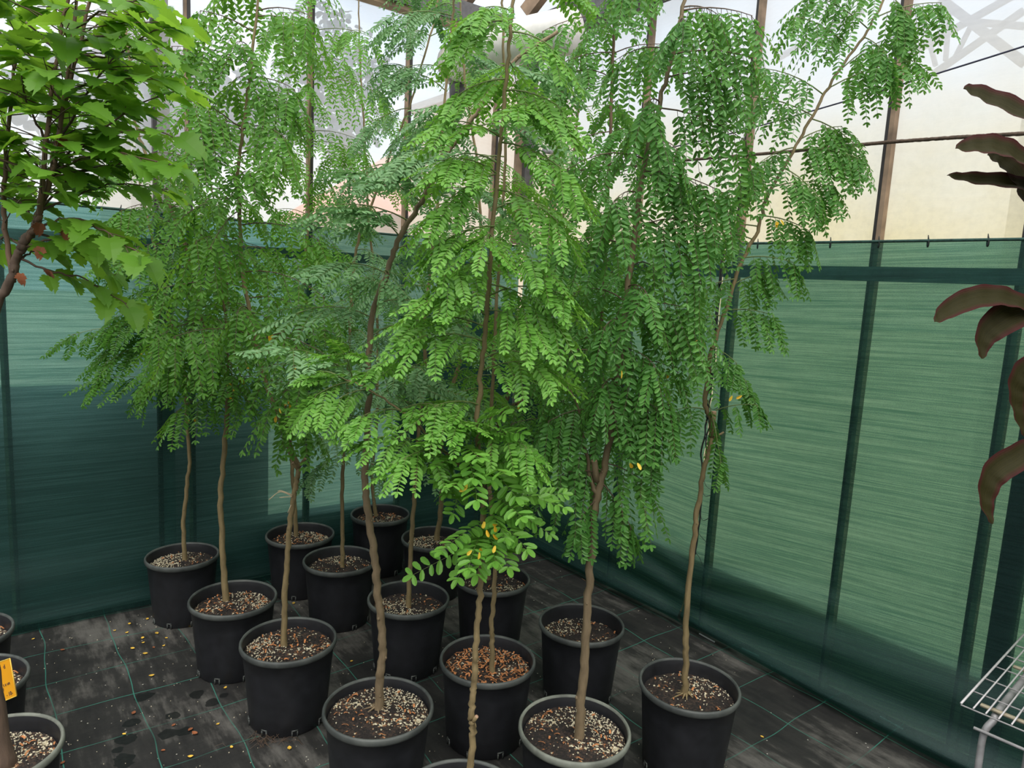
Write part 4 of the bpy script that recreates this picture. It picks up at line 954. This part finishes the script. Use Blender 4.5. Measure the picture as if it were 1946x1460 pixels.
# ------------------------------------------------------------------ litter on the mat
LEAVES = [(63, 1216), (119, 1237), (218, 1200), (246, 1187), (241, 1204), (298, 1205), (271, 1214), (272, 1223), (252, 1234), (276, 1244), (316, 1214), (311, 1229), (280, 1178), (292, 1232), (360, 1192), (288, 1286), (428, 1309), (414, 1378), (370, 1396), (330, 1380), (236, 1397), (440, 1422), (550, 1424),
          (362, 1440), (558, 1148), (566, 1140), (310, 1428), (119, 1452), (1448, 1402), (668, 1258), (254, 1357), (362, 1388), (723, 1092), (752, 1078)]
leafmb = {}
for i, (x, y) in enumerate(LEAVES):
    brown = i in (1, 13, 18, 19, 26, 27, 30, 31)
    mb = MB(); a = random.uniform(0, 6.28); ln = random.uniform(.010, .017) * (1.2 if brown else 1); q = atz(x, y, 0)
    c, s = math.cos(a), math.sin(a); rows = [(-1, .05), (-.5, .34), (0, .42), (.5, .34), (1, .05)]; curl = random.uniform(.1, .5)
    vs = []
    for t, w in rows:
        for e in (-1, 0, 1):
            lx, ly = t * ln * .5 * 2 * .6, w * e * ln; zz = .0025 + ln * (curl * t * t * .5 + abs(e) * w * .4)
            vs.append((q[0] + lx * c - ly * s, q[1] + lx * s + ly * c, zz))
    mb.add(vs, [(r * 3 + k, r * 3 + k + 1, r * 3 + k + 4, r * 3 + k + 3) for r in range(4) for k in range(2)])
    o = mb.build('fallen_leaf', M['leaf_brown'] if brown else M['leaf_fallen'])
    if brown: tag(o, 'small curled brown leaf fallen on the black mat', 'leaf', 'brown fallen leaves')
    else: tag(o, 'small yellow leaflet fallen on the black mat', 'leaf', 'yellow fallen leaves')
mb = MB()
for _ in range(520):
    q = atz(random.uniform(0, 1400), 1150 + 310 * random.random(), 0)
    if q[0] > WX - .12 or q[1] > WY - .1: continue
    s = random.uniform(.0009, .0023); mb.ball(q + np.array([0, 0, s * .6]), s, seg=4)
tag(mb.build('perlite_grains', M['perlite'], smooth=False), 'white perlite grains scattered over the black mat', 'grit', kind='stuff')
q0 = atz(512, 1405, 0); mb = MB()
for _ in range(60):
    b = q0 + np.array([rng.normal(0, .035), rng.normal(0, .03), .002]); a = random.uniform(0, 6.28); l = random.uniform(.02, .05)
    mb.tube([b, b + np.array([math.cos(a) * l * .5, math.sin(a) * l * .5, random.uniform(.004, .016)]), b + np.array([math.cos(a + .5) * l, math.sin(a + .5) * l, .002])], .0007, 3, cap=False)
tag(mb.build('dry_roots', M['twig_dark']), 'tuft of dry brown roots spilling from under a pot', 'roots', kind='stuff')

for a_, b_ in (((1329, 1206), (1358, 1222)), ((1410, 1234), (1442, 1249)), ((1672, 1364), (1716, 1388))):
    p_, q_ = atz(*a_, 0), atz(*b_, 0); mb = MB(); mb.beam(p_ + Zu * .004, q_ + Zu * .004, .005, .004); tag(mb.build('white_strip', M['wire'], smooth=False), 'thin white plastic strip lying along the foot of the cloth', 'strip', 'white strips at the foot of the cloth')

# ------------------------------------------------------------------ outdoors, seen through the milky sheet
def cloud_tree(name, c, r, n, label, trunk=True, cat='tree', sz=.16):
    root = empty(name, (c[0], c[1], -.05), label, cat)
    lv = Leaves(); P = rng.normal(0, 1, (n, 3)); P /= np.linalg.norm(P, axis=1)[:, None]
    blobs = [np.array(c) + np.array(r) * rng.normal(0, .45, 3) for _ in range(9)]
    base = np.array([blobs[i] for i in rng.integers(0, 9, n)]) + P * np.array(r) * (.25 + .35 * rng.random((n, 1)))
    base[:, 2] = np.maximum(base[:, 2], .02)
    lv.add(base, rng.normal(0, 1, (n, 3)), rng.normal(0, 1, (n, 3)) + Zu, sz * rng.uniform(.7, 1.3, n), rng.random(n), 1.6)
    lv.tw.tube([(c[0], c[1], 0), (c[0], c[1], .05)], .02, 4)
    lv.build('crown', [M['leaf_out'], M['twig_dark']], root, limit=False)
    if trunk:
        mb = MB(); mb.tube([(c[0], c[1], -.05), (c[0] + .1, c[1], c[2] * .6), (c[0], c[1], c[2])], [.22, .16, .08], 8); mb.build('trunk', M['bark_dark'], root)
q = aty(655, 175, 14); cloud_tree('gum_tree', q, (1.1, 1.0, 1.5), 1500, 'tall blurry tree outdoors against the blue sky')
q = aty(600, 210, 13); cloud_tree('gum_tree', q + np.array([-2.5, 1.5, -.3]), (1.3, 1.0, 1.2), 1300, 'lower blurry tree outdoors, further from the corner')
q = aty(330, 230, 6.4); cloud_tree('shrub', q, (.8, .5, .5), 700, 'leafy shrub outdoors below the grey shed roof', trunk=False, cat='shrub', sz=.12)
# low wall added outside, close against the sheet, to shade its lower part
mb = MB(); mb.box((-2.2, WY + .24, -.05), (1.24, WY + .44, .97)); mb.box((-2.22, WY + .22, .97), (1.26, WY + .46, 1.0)); tag(mb.build('added_shade_wall', M['plinth'], smooth=False), 'low dark wall added outdoors to shade the sheet behind the green cloth', 'wall')
# pink-roofed cream house
a0 = aty(690, 400, 8.5); a1 = aty(905, 400, 8.5); rd = aty(800, 290, 9.6)
hs = empty('house', ((a0[0] + a1[0]) / 2, 9.5, -.05), 'cream house with a pink tiled roof seen through the milky sheet', 'house')
mb = MB(); mb.box((a0[0] + .2, 8.9, -.05), (a1[0] + .3, 11.5, a0[2] + .15)); mb.build('wall', M['render_cream'], hs, smooth=False)
mb = MB(); z0 = a0[2]; z1 = rd[2]
mb.add([(a0[0], 8.5, z0), (a1[0] + .5, 8.5, z0), (a1[0] + .5, 10.2, z1), (a0[0] + 1.2, 10.2, z1), (a0[0], 11.9, z0), (a1[0] + .5, 11.9, z0)], [(0, 1, 2, 3), (3, 2, 5, 4), (0, 3, 4), (1, 5, 2)]); mb.build('roof', M['roof_pink'], hs, smooth=False)
b0 = aty(955, 400, 6.2); b1 = aty(1085, 400, 6.2); bt = aty(1000, 165, 6.2)
an = empty('annex', ((b0[0] + b1[0]) / 2, 7, -.05), 'tall plain cream building outdoors just past the corner', 'building')
mb = MB(); mb.box((b0[0], 6.2, -.05), (b1[0], 8.2, bt[2])); mb.build('wall', M['render_cream'], an, smooth=False)
mb = MB(); mb.box((b0[0] - .06, 6.14, bt[2]), (b1[0] + .06, 8.26, bt[2] + .08)); mb.build('parapet', M['bar_light'], an, smooth=False)
s0 = aty(243, 140, 7.5); s1 = aty(352, 25, 7.5)
sh = empty('shed', ((s0[0] + s1[0]) / 2, 8, -.05), 'grey shed outdoors beyond the steel post', 'shed')
mb = MB(); mb.box((s0[0], 7.5, -.05), (s1[0], 9.5, s0[2] - .1)); mb.build('wall', M['bar_light'], sh, smooth=False)
mb = MB(); mb.add([(s0[0] - .1, 7.4, s0[2] - .1), (s1[0] + .1, 7.4, s0[2] - .1), (s1[0] + .1, 8.5, s1[2] + .15), (s0[0] - .1, 8.5, s1[2] + .15), (s0[0] - .1, 9.6, s0[2] - .1), (s1[0] + .1, 9.6, s0[2] - .1)], [(0, 1, 2, 3), (3, 2, 5, 4), (0, 3, 4), (1, 5, 2)]); mb.build('roof', M['shed'], sh, smooth=False)
# neighbouring greenhouse frame beyond the right wall
tr = empty('greenhouse_frame', (4.2, 1.2, -.05), 'grey steel frame of the next greenhouse, faint through the sheet', 'frame')
def T(p, q, w): mb = MB(); mb.beam(atx(*p, 4.2), atx(*q, 4.2), w, w); return mb.build('frame_bar', M['truss'], tr, smooth=False)
for p, q, w in (((1790, 0), (1946, 120), .045), ((1735, 100), (1946, -20), .03), ((1752, 25), (1778, 125), .02), ((1805, 10), (1797, 115), .02), ((1850, 40), (1812, 115), .02), ((1775, 140), (1946, 20), .03), ((1830, 40), (1946, 50), .03), ((1480, 110), (1640, 20), .03)): T(p, q, w)
mb = MB(); gx = atx(1960, 300, 4.2); mb.beam((4.2, gx[1], -.05), (4.2, gx[1], atx(1960, -30, 4.2)[2]), .1, .1); mb.build('frame_post', M['truss'], tr, smooth=False)

# ------------------------------------------------------------------ light, camera
wd = bpy.data.worlds.new('sky'); SC.world = wd; wd.use_nodes = True; nt = wd.node_tree; nt.nodes.clear()
out = nt.nodes.new('ShaderNodeOutputWorld'); bg = nt.nodes.new('ShaderNodeBackground')
tc = N(nt, 'ShaderNodeTexCoord'); sp = N(nt, 'ShaderNodeSeparateXYZ'); L(nt, tc.outputs['Generated'], sp.inputs[0])
sky = ramp(nt, sp.outputs[2], [(0.0, (.86, .90, .95)), (.18, (.78, .90, 1.0)), (.45, (.72, .86, 1.0)), (1.0, (.90, .95, 1.0))])
cn = noise(nt, mapping(nt, tc.outputs['Generated'], (1, 1, 2.2)), 2.2, 5, .6)
sky = mixc(nt, ramp(nt, cn, [(.42, (0, 0, 0)), (.62, (.9, .9, .9))]), sky, (1, .99, .98))
L(nt, sky, bg.inputs[0]); bg.inputs[1].default_value = .80; L(nt, bg.outputs[0], out.inputs[0])
sun = bpy.data.lights.new('sun', 'SUN'); sun.energy = 2.7; sun.angle = math.radians(80); sun.color = (1, .96, .88)
so = bpy.data.objects.new('sun', sun); COL.objects.link(so); so.rotation_euler = Vector((.25, .45, -1)).to_track_quat('-Z', 'Y').to_euler()

cam = bpy.data.cameras.new('camera'); co = bpy.data.objects.new('camera', cam); COL.objects.link(co)
cam.sensor_width = 36; cam.lens = 36 * FPX / W; cam.clip_start = .02
mt = Matrix.Identity(4)
for k, ax in enumerate((RT, UP, -FW)):
    for r in range(3): mt[r][k] = ax[r]
mt.translation = Vector(EYE); co.matrix_world = mt
SC.camera = co
SC.view_settings.view_transform = 'Standard'; SC.view_settings.look = 'None'; SC.view_settings.exposure = 0.82; SC.view_settings.gamma = 1; SC.view_settings.use_curve_mapping = False
SC.cycles.transparent_max_bounces = 24; SC.cycles.max_bounces = 8; SC.cycles.diffuse_bounces = 4; SC.cycles.transmission_bounces = 4
SC.cycles.use_denoising = True
